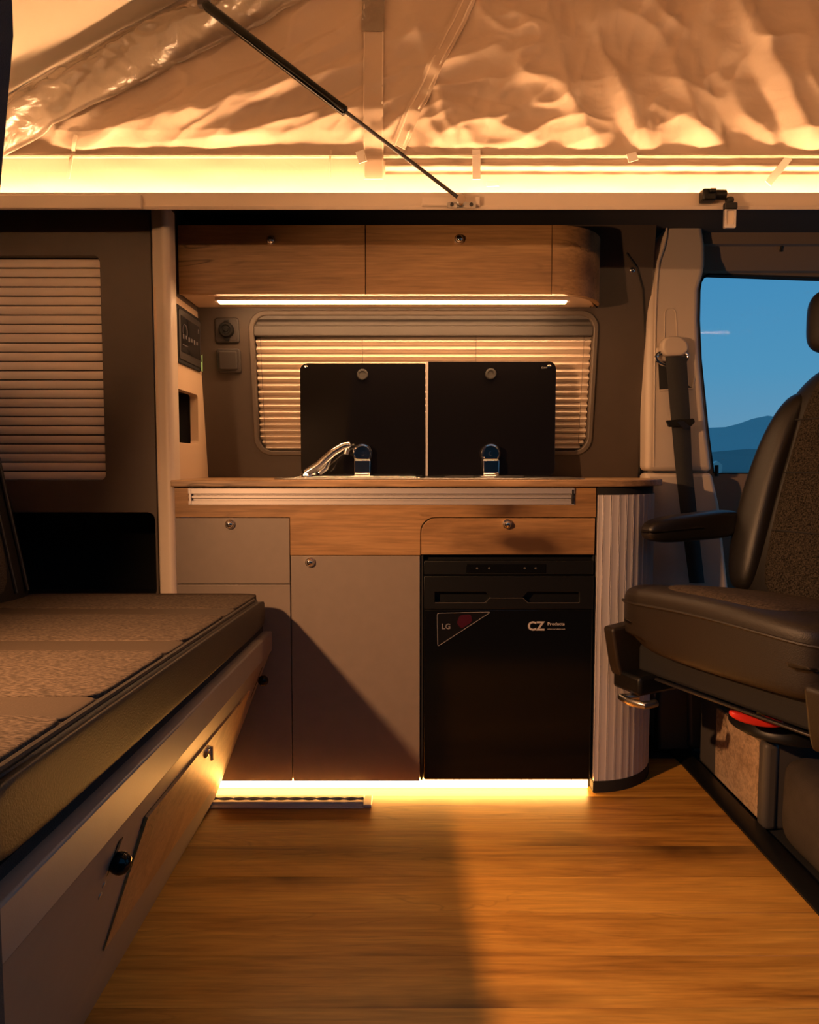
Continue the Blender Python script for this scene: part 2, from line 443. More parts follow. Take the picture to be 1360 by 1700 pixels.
build('backing', bx(wx0 - .01, wx1 + .01, 2.086, 2.092, zb - .01, zt + .01), 'blind', wi, fn=lean)
# blind cassette
zc = at(680, 558, 1.99).z
build('cassette', prism([(2.048, zt - .002), (2.048, zt - .016), (2.056, zt - .020), (2.056, zt - .030), (2.047, zt - .034), (2.047, zc), (2.07, zc), (2.07, zt - .002)], 'x', wx0 + .007, wx1 - .007), 'greyplastic', wi, fn=lean, bevel=.002)
np_ = 17; ztop = zc - .002; zbot = zb + .008
for i in range(np_):
    f0, f1 = i / np_, (i + 1) / np_
    g = lambda f: ztop + (zbot - ztop) * (f * 1.14 - .14 * f * f)
    za, zb_ = g(f0), g(f1); zm = za + (zb_ - za) * .62
    ins = .0 if za < zb + .04 else 0
    xo = max(0, (zb + .042 - (za + zb_) / 2)) * .55
    build('pleat', prism([(2.076, za), (2.057, zm), (2.076, zb_), (2.079, zb_), (2.061, zm), (2.079, za)], 'x', wx0 + .008 + xo, wx1 - .008 - xo), 'blind', wi, fn=lean, smooth=False)
for px in (434, 602, 790, 968):
    xx = at(px, 600, 2.0).x
    build('cord', tube([(xx, 2.0555, ztop), (xx, 2.0555, zb + .02)], .0006, 5), 'greyplastic', wi, fn=lean)
# side board of the niche (faces the kitchen), with a pocket
XS = -.592
a, b = atx(290, 645, XS), atx(330, 740, XS)
pk = rrect(a.y, b.z + .004, b.y, (a.z + atx(330, 655, XS).z) / 2, .012, 4)
zwt = at(680, 797, 1.685).z
sw = struct('wall_side', plate([(1.70, zwt), (2.06, zwt), (1.99, 1.245), (1.70, 1.245)], [pk], 'x', XS, XS - .022), 'sidewall', 'cream side board of the kitchen niche with a dark open pocket', 'wall')
pb = nb(); u0, u1 = pk[6][0], pk[0][0]; us = [p[0] for p in pk]; vs2 = [p[1] for p in pk]
u0, u1, v0, v1 = min(us) - .004, max(us) + .004, min(vs2) - .004, max(vs2) + .004
box(pb, XS - .09, XS - .085, u0, u1, v0, v1); box(pb, XS - .085, XS - .0225, u0 - .004, u0, v0, v1); box(pb, XS - .085, XS - .0225, u1, u1 + .004, v0, v1)
box(pb, XS - .085, XS - .0225, u0, u1, v0 - .004, v0); box(pb, XS - .085, XS - .0225, u0, u1, v1, v1 + .004)
build('pocket_liner', pb, 'blackmat', sw)
struct('wall_niche_top', bx(XS - .03, XS + .0, 1.74, 2.0, 1.245, 1.47), 'wallpanel', 'dark board beside the left end of the overhead cupboard', 'wall')
# left rear side panel
YP = 1.715
pt = at(100, 349, YP).z
wl0, wl1 = -1.55, at(170, 600, YP).x
wz1, wz0 = at(100, 425, YP).z, at(100, 797, YP).z
nx1 = at(258, 900, YP).x; nz1, nz0 = at(150, 851, YP).z, at(150, 979, YP).z
xr = at(255, 600, YP).x
pn = struct('wall_left', plate([(-1.9, -.03), (xr, -.03), (xr, pt), (-1.9, pt)], [rrect(wl0, wz0, wl1, wz1, .014, 4), rrect(-1.2, nz0 - .02, nx1, nz1, .018, 4)], 'y', YP, YP + .018), 'wallpanel', 'dark taupe rear side panel with slatted blind and open black locker', 'wall', bevel=.0015)
bm = nb(); box(bm, -1.22, nx1 + .02, 1.92, 1.925, nz0 - .04, nz1 + .02); box(bm, nx1 + .01, nx1 + .015, YP + .019, 1.92, nz0 - .04, nz1 + .02)
box(bm, -1.22, nx1 + .01, YP + .019, 1.92, nz1 + .012, nz1 + .018); box(bm, -1.22, nx1 + .01, YP + .019, 1.92, nz0 - .04, nz0 - .035)
build('locker_liner', bm, 'blackmat', pn)
w2 = struct('window_2', bx(wl0 - .02, wl1 + .02, YP + .034, YP + .038, wz0 - .02, wz1 + .02), 'charcoal', 'rear side window covered by a closed slatted blind', 'window')
ns_ = 24; pitch = (wz1 - wz0) / ns_
zz = wz0
sl = prism([(YP + .0185, pitch * .02), (YP + .0175, pitch * .1), (YP + .0175, pitch * .82), (YP + .0185, pitch * .88), (YP + .026, pitch * .88), (YP + .026, pitch * .02)], 'x', wl0 - .005, wl1 - .001)
for v in sl.verts: v.co.z += wz0
s0 = build('slat', sl, 'blind2', w2)
for i in range(1, ns_): clone(s0, (0, 0, pitch * i), w2)
# upright post between rear panel and kitchen
xa, xb = at(255, 600, 1.69).x, at(284, 600, 1.69).x
struct('trim_2', prism(roundpoly([(xa - .004, 1.735), (xa - .004, 1.703), (xa + .012, 1.698), (xb - .012, 1.690), (xb, 1.700), (xb, 1.745)], .008), 'z', 0, at(265, 345, 1.70).z), 'beige', 'cream upright edge post between rear panel and kitchen', 'trim')
# rear, door-side and front shell
struct('wall_rear', bx(-1.94, -1.9, .5, 2.2, -.03, 1.44), 'wallpanel', 'rear end wall of the van', 'wall')
xt, xbm = at(20, 0, .52).x, at(4, 1600, .52).x
struct('wall_door', prism([(-1.94, -.3), (xbm, -.3), (xbm, at(5, 700, .52).z), (xt, at(20, 60, .52).z), (xt, 1.45), (-1.94, 1.45)], 'y', .47, .52), 'charcoal', 'dark rear pillar of the sliding door opening', 'wall')
struct('wall_door_front', bx(.80, 1.94, .50, .56, -.3, 1.45), 'charcoal', 'dark front pillar and door beside the sliding door opening', 'wall')
# ceiling slabs around the pop-top opening
bm = nb()
box(bm, -1.94, 1.94, 1.72, 2.2, 1.47, 1.49)
box(bm, -1.94, 1.94, .50, .70, 1.47, 1.49)
box(bm, -1.94, -1.42, .70, 1.72, 1.47, 1.49); box(bm, 1.60, 1.94, .70, 1.72, 1.47, 1.49)
struct('ceiling', bm, 'charcoal', 'dark headliner frame around the pop-top opening', 'ceiling')
zr1, zr0 = at(680, 318, 1.60).z, at(680, 347, 1.60).z
rp = [(1.602, zr0), (1.60, zr0 + .006), (1.602, zr0 + .010), (1.602, zr1 - .002), (1.606, zr1), (1.612, zr1 - .001), (1.614, zr0 + .004), (1.606, zr0)]
struct('trim_3', prism(rp, 'x', -1.42, 1.60), 'rail', 'cream roof rail below the pop-top tent', 'trim')
struct('trim_12', prism([(1.614, zr0 + .004), (1.614, zr0 + .018), (1.70, zr0 + .054), (1.70, 1.49), (1.719, 1.49), (1.719, zr0 + .052)], 'x', -1.42, 1.60), 'charcoal', 'dark ledge behind the cream roof rail', 'trim')
struct('trim_4', prism([(1.590, zr0 - .003), (1.590, zr1 - .010), (1.599, zr1 - .008), (1.599, zr0 - .003)], 'x', -1.42, at(235, 335, 1.59).x), 'rail', 'thicker cream cover piece at the rear of the roof rail', 'trim', bevel=.003)
struct('trim_5', prism([(1.5985, zr0 + .003), (1.5985, zr0 + .027), (1.592, zr0 + .025), (1.592, zr0 + .006)], 'x', at(700, 335, 1.6).x, at(797, 335, 1.6).x), 'rail', 'raised cream mounting pad under the gas strut foot', 'trim', bevel=.002)
dp = [(.70, zr0), (.70, 1.45), (.72, 1.45), (.72, zr0 + .014), (.80, zr0 + .014), (.804, zr1), (.812, zr1), (.812, zr0)]
struct('trim_6', prism(dp, 'x', -1.42, 1.60), 'rail', 'cream roof rail above the sliding door', 'trim')

# ------------------------------------------------------------------ pop-top roof and tent
YT = 1.686
pA, pB = at(0, 182, YT), at(335, 3, YT)
RS = (pB.z - pA.z) / (pB.x - pA.x)
def roofz(x): return pA.z + RS * (x - pA.x)
xh = pA.x - (pA.z - 1.47) / RS
struct('ceiling_pop_top', prism([(xh, roofz(xh)), (1.66, roofz(1.66)), (1.66, roofz(1.66) + .05), (xh, roofz(xh) + .05)], 'y', .66, 1.76), 'headliner', 'cream felt underside of the raised pop-top roof', 'ceiling')
RIDGES = []
def ridge(x0, y0, x1, y1, w, amp): 
    a, b = at(x0, y0, YT), at(x1, y1, YT); RIDGES.append((a.x, a.z, b.x, b.z, w, amp))
for r in [(1345, 262, 1190, -40, .040, .030), (1300, 250, 1215, 60, .022, -.014), (1400, 250, 1300, -40, .06, .03), (1215, 250, 1100, -40, .05, -.02),
          (1160, 250, 1120, 120, .02, .012), (1080, 255, 975, 60, .028, .022), (1040, 250, 1000, 150, .018, -.012), (960, 250, 890, -30, .026, .018),
          (1000, 250, 940, 180, .02, .012), (890, 240, 770, 190, .022, .014), (870, 190, 770, 160, .02, -.012), (790, 250, 730, 170, .018, .014),
          (740, 250, 690, 180, .016, .013), (1200, 245, 1080, 180, .022, .014), (1190, 170, 1070, 130, .02, .012), (1130, 200, 1090, 215, .02, .014),
          (600, 120, 300, 205, .030, .026), (600, 90, 420, 190, .028, -.02), (600, 190, 440, 240, .020, .016), (610, 150, 500, 200, .018, -.014),
          (560, 60, 250, 180, .025, -.014), (610, 40, 480, 110, .03, .02), (700, 60, 640, 110, .02, .012), (760, 110, 690, 140, .022, .014),
          (740, 70, 640, 85, .016, .010), (820, 90, 740, 120, .02, .012), (900, 60, 800, 20, .03, .014), (700, 190, 640, 215, .018, .014),
          (450, 230, 140, 250, .02, .012), (330, 190, 130, 240, .03, .014), (1000, 100, 940, 30, .03, -.014), (1060, 20, 1000, -60, .03, .014)]:
    ridge(*r)
def canvas_off(x, z):
    h = 0
    for (ax, az, bx_, bz, w, amp) in RIDGES:
        dx, dz = bx_ - ax, bz - az; L2 = dx * dx + dz * dz
        t = ((x - ax) * dx + (z - az) * dz) / L2; tc_ = min(1, max(0, t))
        d2 = (x - ax - dx * tc_) ** 2 + (z - az - dz * tc_) ** 2
        if d2 < w * w * 12:
            h += amp * math.exp(-(d2 / (w * w)) ** .62) * (.55 + .45 * math.sin(math.pi * min(1, tc_ + .25)))
    n1 = noise.noise(Vector((x * 5 + z * 2, z * 9 - x * 3, 1.7)))
    n2 = noise.noise(Vector((x * 16, z * 26 + x * 8, 5.2)))
    n3 = noise.noise(Vector((x * 40 + 8 * n2, z * 60, 9.1)))
    sR = min(1, max(0, (x + .12) / .24)); sR = sR * sR * (3 - 2 * sR)
    def fold(dx, dz, ka, kc, seed):
        al, ac = x * dx + z * dz, x * dz - z * dx
        return (1 - abs(noise.noise(Vector((al * ka + .5 * n1, ac * kc, seed))))) ** 4
    h += .018 * fold(.90, .43, 2.3, 12, 3.3) * (1 - sR) + .017 * fold(-.42, .90, 1.9, 9, 21.7) * sR
    h += .006 * fold(.75, .66, 5, 22, 8.8) * (1 - sR) + .005 * fold(.2, .98, 6, 20, 31.2) * sR
    cz = math.exp(-((x - .22) / .22) ** 2) * math.exp(-((z - HEMZ - .10) / .13) ** 2)
    h += .016 * cz * fold(.95, .30, 7, 19, 14.1)
    h += .008 * n1 + .0025 * n2 + .0008 * n3
    f = min(1, max(0, (z - HEMZ) / .05))
    return h * f
HEMZ = at(680, 262, YT).z
def cy(x, z): return YT - .004 - canvas_off(x, z) - .02 * min(1, max(0, (z - HEMZ) / .3))
tent = empty('tent_canvas', (0, YT, zr0 + .014), 'beige tent canvas of the pop-top roof, wrinkled and glowing from below', 'tent')
XL, XR = xh + .02, 1.60
def cf(u, v):
    x = XL + (XR - XL) * u; z0 = HEMZ; z1 = max(HEMZ + .004, min(roofz(x) - .002, 2.0))
    z = z0 + (z1 - z0) * v
    return (x, cy(x, z), z)
build('canvas_wall', gridsurf(cf, 420, 150), 'canvas', tent, angle=180)
build('upper_wall', gridsurf(lambda u, v: (.0 + 1.6 * u, YT - .03, 2.0 + max(0, roofz(1.6 * u) - 2.0) * v), 30, 6), 'canvas', tent)
# lower skirt with cord channel
def skirt(u, v):
    x = -1.42 + 3.02 * u; z = zr0 + .0500 + (HEMZ - zr0 - .0500) * v
    return (x, YT + .004 - .008 * v + .0015 * noise.noise(Vector((x * 9, z * 30, 3))), z)
build('skirt', gridsurf(skirt, 200, 14), 'canvas', tent, angle=180)
zs = HEMZ
build('hem_cord', tube([(-1.0 + 2.6 * i / 120, YT - .011 + .0015 * noise.noise(Vector((i * .3, 0, 0))), zs - .001) for i in range(121)], .005, 8), 'canvas', tent)
xz0 = at(640, 270, YT).x
build('elastic_channel', gridsurf(lambda u, v: (xz0 + (1.6 - xz0) * u, YT - .004 - .010 * math.sin(math.pi * v) * (.75 + .35 * noise.noise(Vector((u * 45, v * 2, 1)))) - .004 * math.cos(v * 4 * math.pi), zs - .006 - .036 * v), 220, 10), 'canvas', tent, angle=180)
# webbing band, zips
def strip(name, pts, w, off, mat, seg=30):
    P3 = [at(px, py, YT) for px, py in pts]
    def fn(u, v):
        t = u * (len(P3) - 1); i = min(int(t), len(P3) - 2); q = P3[i].lerp(P3[i + 1], t - i)
        d = (P3[i + 1] - P3[i]).normalized(); nrm = Vector((d.z, 0, -d.x))
        p = q + nrm * w * (v - .5)
        base = max(0.0, canvas_off(p.x, p.z)) if p.z > HEMZ else 0
        bq = canvas_off(q.x, q.z) if q.z > HEMZ else 0
        yy = min(cy(p.x, p.z), cy(q.x, q.z)) if p.z > HEMZ else YT - .012
        return (p.x, yy - off, p.z)
    return build(name, solid(fn, seg, 4, (0, .003, 0)), mat, tent, angle=60)
strip('webbing_band', [(621, 302), (621, 180), (622, 60), (623, -30)], .046, .006, 'canvas', 60)
for dx in (-15, 15): strip('seam', [(621 + dx, 300), (621 + dx, 180), (622 + dx, 60), (623 + dx, -30)], .0022, .0085, 'beige', 60)
strip('webbing_sleeve', [(621, 72), (622, 20), (623, -30)], .050, .010, 'vinyl', 12)
strip('zip_tape', [(662, 248), (705, 160), (795, -20)], .034, .006, 'canvas', 50)
for dx in (-7, 8): strip('zip_seam', [(662 + dx, 248), (705 + dx, 160), (795 + dx, -20)], .003, .009, 'beige', 50)
strip('gusset_seam', [(118, 300), (124, 262), (134, 232)], .008, .004, 'webbing' if False else 'beige', 14)
strip('patch_seam', [(549, 298), (549, 275), (550, 252)], .004, .003, 'beige', 8)
# clear vinyl band along the roof edge
def vf(u, v):
    a = at(5, 186, YT).lerp(at(400, -32, YT), u); b = at(0, 272, YT).lerp(at(585, -12, YT), u)
    p = a.lerp(b, v)
    cr = .010 * noise.noise(Vector((p.x * 9 - p.z * 6, (p.z + .55 * -p.x) * 30, 4.4))) + .006 * abs(noise.noise(Vector((p.x * 25, p.z * 40, 8))))
    ed = .004 if v > .97 else 0
    return (p.x, cy(p.x, p.z) - .010 - (.045 + 1.6 * cr) * math.sin(math.pi * v) - ed, p.z)
build('clear_vinyl_flap', gridsurf(vf, 160, 40), 'vinyl', tent, angle=180)
for (px, py, w, h, r) in ((600, 260, 14, 20, .3), (791, 273, 13, 50, 0), (818, 305, 20, 9, .05), (1050, 261, 16, 14, .25), (1293, 283, 12, 58, -.7)):
    c = at(px, py, YT - .018); W_, H_ = w / F * 1.67 / 2, h / F * 1.67 / 2
    bm = bx(-W_, W_, -.001, .001, -H_, H_)
    ca, sa = math.cos(r), math.sin(r)
    build('tab', bm, 'white', tent, fn=lambda v, c=c, ca=ca, sa=sa: Vector((c.x + v.x * ca - v.z * sa, c.y + v.y + v.z * .15, c.z + v.x * sa + v.z * ca)))
# other tent sides (out of the photograph's frame, they close the pop-top)
zb0 = zr0 + .014
build('door_side_wall', prism([(xh + .02, zb0), (1.6, zb0), (1.6, roofz(1.6) - .004), (xh + .02, max(zb0 + .004, roofz(xh + .02) - .002))], 'y', .735, .740), 'canvas', tent)
build('front_wall', bx(1.602, 1.606, .74, YT, 1.44, roofz(1.6)), 'canvas', tent)
# LED tapes on both roof rails
def led(name, bm, mat, label, group=None):
    return tag(build(name, bm, mat, smooth=False), label, 'led strip', group)
led('led_strip', bx(-1.38, 1.56, 1.648, 1.660, zr0 + .0385, zr0 + .0415), 'led_rail', 'glowing warm LED tape behind the roof rail under the tent')
led('led_strip', bx(-1.38, 1.56, .7405, .745, zr1 + .030, zr1 + .042), 'led_door', 'glowing warm LED tape at the tent foot above the sliding door')

# ------------------------------------------------------------------ cab side: pillar, door, window
YB = 1.965
wp = [(1161, 480), (1163, 466), (1168, 457), (1178, 453), (1360, 459), (1620, 470), (1620, 786), (1190, 787), (1184, 785), (1175, 717), (1163, 595), (1160, 530)]
hole = [zx(px, py, 2.07) for px, py in wp]
bot = -.05
struct('wall_right', plate([(.645, bot), (1.94, bot), (1.94, 1.47), (.645, 1.47)], [hole], 'y', 2.07, 2.11), 'darktrim', 'dark brown lined cab side with the door window', 'wall')
cxs = [p[0] for p in hole]; czs = [p[1] for p in hole]
wc = struct('window_3', plate([((p[0] - 1.5) * 1.012 + 1.5, (p[1] - 1.05) * 1.012 + 1.05) for p in hole], [[((p[0] - 1.5) * .99 + 1.5, (p[1] - 1.05) * .988 + 1.05) for p in hole]], 'y', 2.075, 2.105), 'blackmat', 'cab door window with blue dusk sky beyond', 'window')
build('pane', bx(min(cxs) - .01, max(cxs) + .01, 2.092, 2.095, min(czs) - .01, max(czs) + .01), 'glass', wc)
build('lock_pin', tube([at(1190, 790, 2.066), at(1190, 772, 2.066)], .006, 8), 'black', wc)
# lined header above window (curved roll) and pull seam
hz = at(1260, 360, 2.03).z; hz2 = at(1260, 452, 2.05).z
hx0 = at(1172, 400, 2.03).x
struct('trim_7', prism([(2.066, hz2 + .002), (2.050, hz2 + .004), (2.030, hz2 + .03), (2.015, hz - .04), (2.0, hz), (2.0, 1.439), (2.066, 1.439)], 'x', hx0 - .02, 1.9), 'darktrim', 'dark brown padded header above the cab window', 'trim')
arc = [at(1296 + (1 - math.cos(t)) * 62, 418 - math.sin(t) * 36, 2.0225 + .012 * math.sin(t) * -1) for t in [i * .12 for i in range(14)]]
struct('trim_8', tube(arc, .003, 6), 'blackmat', 'curved dark grab seam in the header above the cab window', 'trim')
# B-pillar trim
left = [(1113, 371), (1096, 392), (1082, 412), (1078, 470), (1076, 534), (1074, 660), (1073, 782)]
right = [(1196, 840), (1184, 783), (1175, 717), (1163, 595), (1160, 530), (1161, 480), (1168, 458), (1172, 440), (1172, 405), (1168, 378), (1162, 366), (1150, 364), (1132, 370)]
upp = [zx(px, py, YB) for px, py in left] + [zx(px, py, YB) for px, py in right[1:]]
bp = empty('trim_9', (at(1120, 970, YB).x, YB, 0), 'beige moulded door pillar trim behind the seat belt', 'trim'); bp['kind'] = 'structure'
build('upper_cover', prism(upp, 'y', YB, YB + .065), 'pillar', bp, bevel=.014, seg=4)
low = [(1073, 785), (1184, 785), (1196, 838), (1212, 985), (1216, 1150), (1200, 1262), (1096, 1262), (1075, 985)]
build('lower_cover', prism([zx(px, py, YB) for px, py in low], 'y', YB + .002, YB + .065), 'pillar', bp, bevel=.012, seg=3)
rb = [at(px, py, YB - .001) for px, py in ((1108, 372), (1106, 392), (1101, 412), (1093, 435), (1090, 470), (1088, 540), (1087, 640), (1086, 775))]
build('ridge', tube(rb, [.002, .004, .005, .005, .004, .003, .002, .001], 8), 'pillar', bp)
sl_ = [zx(px, py, YB) for px, py in ((1103, 580), (1104, 518), (1108, 513), (1118, 513), (1122, 518), (1125, 570), (1126, 580))]
build('height_slide', tube([(u, YB - .0006, v) for u, v in sl_], .0018, 6), 'pillar', bp)
build('belt_slot', prism(roundpoly([zx(1093, 602, YB), zx(1095, 648, YB), zx(1149, 644, YB), zx(1143, 640, YB), zx(1110, 640, YB), zx(1106, 602, YB)], .003), 'y', YB - .0015, YB), 'blackmat', bp)
build('slot_lip', tube([at(1095, 648, YB - .001), at(1150, 645, YB - .001), at(1153, 628, YB - .001)], .0025, 8), 'pillar', bp)
# dark body side between pillar and cupboard, screw
scr = at(1050, 448, 1.955); 
tag(build('screw', lathe([(.0075, 0), (.0075, .002), (.0055, .004), (.002, .0045), (.002, .003), (0, .003)], (scr.x, wallY(scr.z) , scr.z)), 'chrome'), 'small bright screw on the dark wall beside the overhead cupboard', 'screw')
build_edge = [at(px, py, wallY(at(px, py, 2.0).z) - .001) for px, py in ((1040, 420), (1058, 445), (1068, 480), (1072, 560), (1070, 680), (1062, 785))]
struct('trim_10', tube(build_edge, .0022, 6), 'blackmat', 'black edge seal of the wall board beside the pillar', 'trim')
# seat belt
belt = empty('seat_belt', at(1160, 965, 1.96), 'black seat belt hanging from the beige pillar', 'seat belt')
yb = YB - .022
bl = [(1105, 592, 1140, 592, yb), (1114, 690, 1146, 690, yb - .004), (1121, 770, 1149, 770, yb - .006), (1130, 850, 1157, 850, yb - .012), (1145, 968, 1170, 968, yb - .02)]
def bfn(u, v):
    t = u * (len(bl) - 1); i = min(int(t), len(bl) - 2); q = t - i
    A = bl[i]; B = bl[i + 1]
    l_ = at(A[0], A[1], A[4]).lerp(at(B[0], B[1], B[4]), q); r_ = at(A[2], A[3], A[4]).lerp(at(B[2], B[3], B[4]), q)
    p = l_.lerp(r_, v); p.y -= .004 * math.sin(math.pi * v); return p
build('webbing', solid(bfn, 40, 6, (0, .0016, 0)), 'webbing', belt)
c = at(1117, 592, yb)
build('loop_ring', tube([(c.x + .043 * math.cos(t), yb + .006, c.z + .024 * math.sin(t)) for t in [math.pi * (1.0 + i / 16) for i in range(17)]] + [(c.x + .043 * math.cos(t), yb + .006, c.z + .016 * math.sin(t)) for t in [math.pi * i / 8 for i in range(1, 8)]], .0055, 8, closed=True), 'chrome', belt)
cap = roundpoly([zx(1098, 566, yb), zx(1107, 559, yb), zx(1128, 559, yb), zx(1141, 571, yb), zx(1141, 584, yb), zx(1132, 591, yb), zx(1105, 592, yb), zx(1097, 583, yb)], .01, 4)
build('anchor_cover', prism(cap, 'y', yb - .014, yb + .018), 'pillar', belt, bevel=.007, seg=4)
cl_ = [zx(1089, 578, YB), zx(1089, 592, YB), zx(1098, 601, YB), zx(1106, 600, YB), zx(1104, 572, YB)]
build('anchor_bezel', prism(cl_, 'y', YB - .006, YB - .0002), 'pillar', belt, bevel=.002)
t0 = at(1128, 702, yb - .010)
build('tongue', prism(roundpoly([(t0.x - .040, t0.z + .006), (t0.x + .036, t0.z + .012), (t0.x + .040, t0.z + .002), (t0.x + .030, t0.z - .010), (t0.x - .032, t0.z - .012), (t0.x - .036, t0.z - .002)], .004), 'y', t0.y - .010, t0.y - .0015), 'black', belt, bevel=.002)
build('tongue_plate', prism([(t0.x - .012, t0.z + .002), (t0.x + .008, t0.z + .004), (t0.x + .026, t0.z - .012), (t0.x + .010, t0.z - .020), (t0.x + .001, t0.z - .010)], 'y', t0.y - .014, t0.y - .0102), 'chrome', belt)

# ------------------------------------------------------------------ gas strut, latch, buckle
def lerp3(a, b, t): return a.lerp(b, t)
gs = empty('gas_strut', at(765, 338, 1.588), 'black gas strut rising diagonally from rail to pop-top roof', 'gas strut')
g0, g1 = at(766, 332, 1.575), at(338, 6, 1.52)
gm = lerp3(g0, g1, .46)
build('piston_rod', tube([g0, gm], .0042, 10), 'blacktrim', gs)
build('cylinder', tube([gm, lerp3(g0, g1, .465), lerp3(g0, g1, .985), lerp3(g0, g1, 1.0)], [.007, .0105, .0105, .005], 14), 'blackgloss', gs)
build('lower_eye', lathe([(.004, -.006), (.010, -.006), (.010, .006), (.004, .006)], g0, (0, 1, 0), 14), 'chrome', gs)
build('ball_stud', tube([g0 + Vector((0, .0, 0)), g0 + Vector((0, .0165, 0))], .004, 8), 'chrome', gs)
fx0, fx1 = at(743, 340, 1.59).x, at(790, 340, 1.59).x; fz = at(765, 340, 1.59).z
ft = build('foot_plate', prism(rrect(fx0, fz - .007, fx1, fz + .006, .003, 3), 'y', 1.5885, 1.5918), 'steel', gs)
for xx in (fx0 + .010, fx1 - .010): build('screw_head', lathe([(.0045, 0), (.004, .002), (.0, .0022)], (xx, 1.5885, fz), n=10), 'blacktrim', ft)
up = g1 + Vector((0, 0, .0)); 
build('roof_bracket', bx(g1.x - .012, g1.x + .012, g1.y - .004, g1.y + .012, g1.z - .004, roofz(g1.x - .012) - .001), 'blacktrim', gs)
la = empty('roof_latch', at(1180, 338, 1.598), 'black plastic roof latch on the cream rail', 'latch')
A, B = at(1160, 336, 1.597), at(1200, 319, 1.597)
build('body', bx(A.x, A.x + .030, 1.572, 1.5985, A.z - .004, B.z), 'black', la, bevel=.004)
build('catch', tube([(A.x + .030, 1.584, (A.z + B.z) / 2), (B.x, 1.584, (A.z + B.z) / 2)], .011, 12), 'black', la)
build('release_tab', bx(A.x + .012, A.x + .026, 1.564, 1.5725, B.z - .012, B.z - .003), 'black', la, bevel=.002)
bk = empty('strap_buckle', at(1212, 380, 1.585), 'small clear buckle hanging from a black strap on the roof rail', 'buckle')
A, B = at(1202, 379, 1.585), at(1222, 347, 1.585)
build('buckle_body', plate(rrect(A.x, A.z, B.x, B.z, .003, 3), [rrect(A.x + .004, A.z + .008, B.x - .004, B.z - .004, .002, 3)], 'y', 1.582, 1.590), 'alu', bk, bevel=.0015)
build('buckle_face', bx(A.x + .003, B.x - .003, 1.585, 1.588, A.z + .006, B.z - .003), 'rail', bk)
build('strap', bx(A.x - .0015, B.x + .0015, 1.578, 1.592, B.z - .002, B.z + .013), 'webbing', bk, bevel=.003)
build('strap_knot', puff(A.x + .004, B.x - .004, 1.580, 1.5985, B.z + .012, B.z + .028, 2.5, 5), 'webbing', bk)

# ================================================================== KITCHEN
def knob(parent, px, py, Y, r=.0125):
    c = at(px, py, Y)
    o = build('knob', lathe([(r * .98, -.001), (r, .002), (r * .95, .0055), (r * .86, .0075), (r * .80, .0065), (r * .76, .009), (r * .62, .012), (r * .40, .0145), (r * .18, .0155), (0, .0157)], (c.x, Y, c.z), n=24), 'chrome', parent)
    return o
# ---- overhead cupboard
YO = 1.80
ox0, ox1, ox2 = at(295, 430, YO).x, at(607, 430, YO).x, at(917, 430, YO).x
oz1, oz0 = at(600, 372, YO).z, at(600, 488, YO).z
oc = empty('overhead_cupboard', ((ox0 + ox2) / 2, 1.9, oz0), 'oak overhead cupboard with rounded end and lit underside above the kitchen', 'cupboard')
cr, cdy = .155, .15
def endarc(r, dy, off=0, n=14):
    return [(ox2 + off + r * math.sin(math.pi / 2 * i / n), YO + dy - dy * math.cos(math.pi / 2 * i / n)) for i in range(n + 1)]
outer = endarc(cr, cdy)
inner = [(ox2 + (cr - .016) * math.sin(math.pi / 2 * i / 14), YO + .016 + (cdy - .016) - (cdy - .016) * math.cos(math.pi / 2 * i / 14)) for i in range(15)]
body = [(ox0, YO + .017), (ox2, YO + .017)] + inner[1:] + [(ox2 + cr - .016, wallY(oz0) - .004), (ox0, wallY(oz0) - .004)]
def trimback(v):
    return Vector((v.x, min(v.y, wallY(v.z) - .003), v.z))
build('carcass', prism(body, 'z', oz0 + .010, oz1), 'beige' if False else 'taupe', oc, fn=trimback)
build('bottom_board', prism([(a_, b_) for a_, b_ in body], 'z', oz0 + .004, oz0 + .0098), 'sidewall', oc)
for i, (a, b) in enumerate(((ox0, ox1), (ox1, ox2))):
    d = build('door', bx(a + .0012, b - .0012, YO, YO + .016, oz0, oz1 - .002), 'oak', oc, bevel=.0012)
    knob(d, (450, 762)[i], (400, 398)[i], YO)
bm = prism(outer + [(ox2 + cr, wallY(oz1) - .003)] + [(ox2 + cr - .015, wallY(oz1) - .003)] + inner[::-1], 'z', oz0, oz1 - .002)
for v in bm.verts:
    if v.co.x > ox2 + .0: v.co.x += .0012
ep = build('curved_end_panel', bm, 'oak', oc, bevel=.001, seg=1, angle=30)
lp0, lp1 = at(358, 500, 1.86).x, at(945, 500, 1.86).x
pr = build('led_profile', prism([(1.852, oz0 + .0038), (1.852, oz0 - .004), (1.858, oz0 - .0055), (1.872, oz0 - .0055), (1.878, oz0 - .004), (1.878, oz0 + .0038)], 'x', lp0, lp1), 'alu', oc)
build('led_diffuser', prism([(1.853, oz0 - .0042), (1.857, oz0 - .0085), (1.873, oz0 - .0085), (1.877, oz0 - .0042)], 'x', lp0 + .008, lp1 - .008), 'led_shelf', pr)

# ---- worktop
zt1, zt0 = at(680, 797, 1.685).z, at(680, 808, 1.685).z
wcx, wcy = at(987, 1000, YK).x + .012, 1.872
wp_ = [(XS + .0, wallY(zt1) - .002), (XS + .0, 1.72), (at(283, 800, 1.685).x, 1.72), (at(283, 800, 1.685).x, 1.685), (wcx, 1.685)] + [(wcx + .200 * math.sin(math.pi / 2 * i / 14), wcy - .187 * math.cos(math.pi / 2 * i / 14)) for i in range(1, 15)] + [(wcx + .200, wallY(zt1) - .002)]
tag(build('worktop', prism(wp_, 'z', zt0, zt1), 'oak_top', bevel=.002), 'thin oak kitchen worktop with a rounded right end', 'worktop')
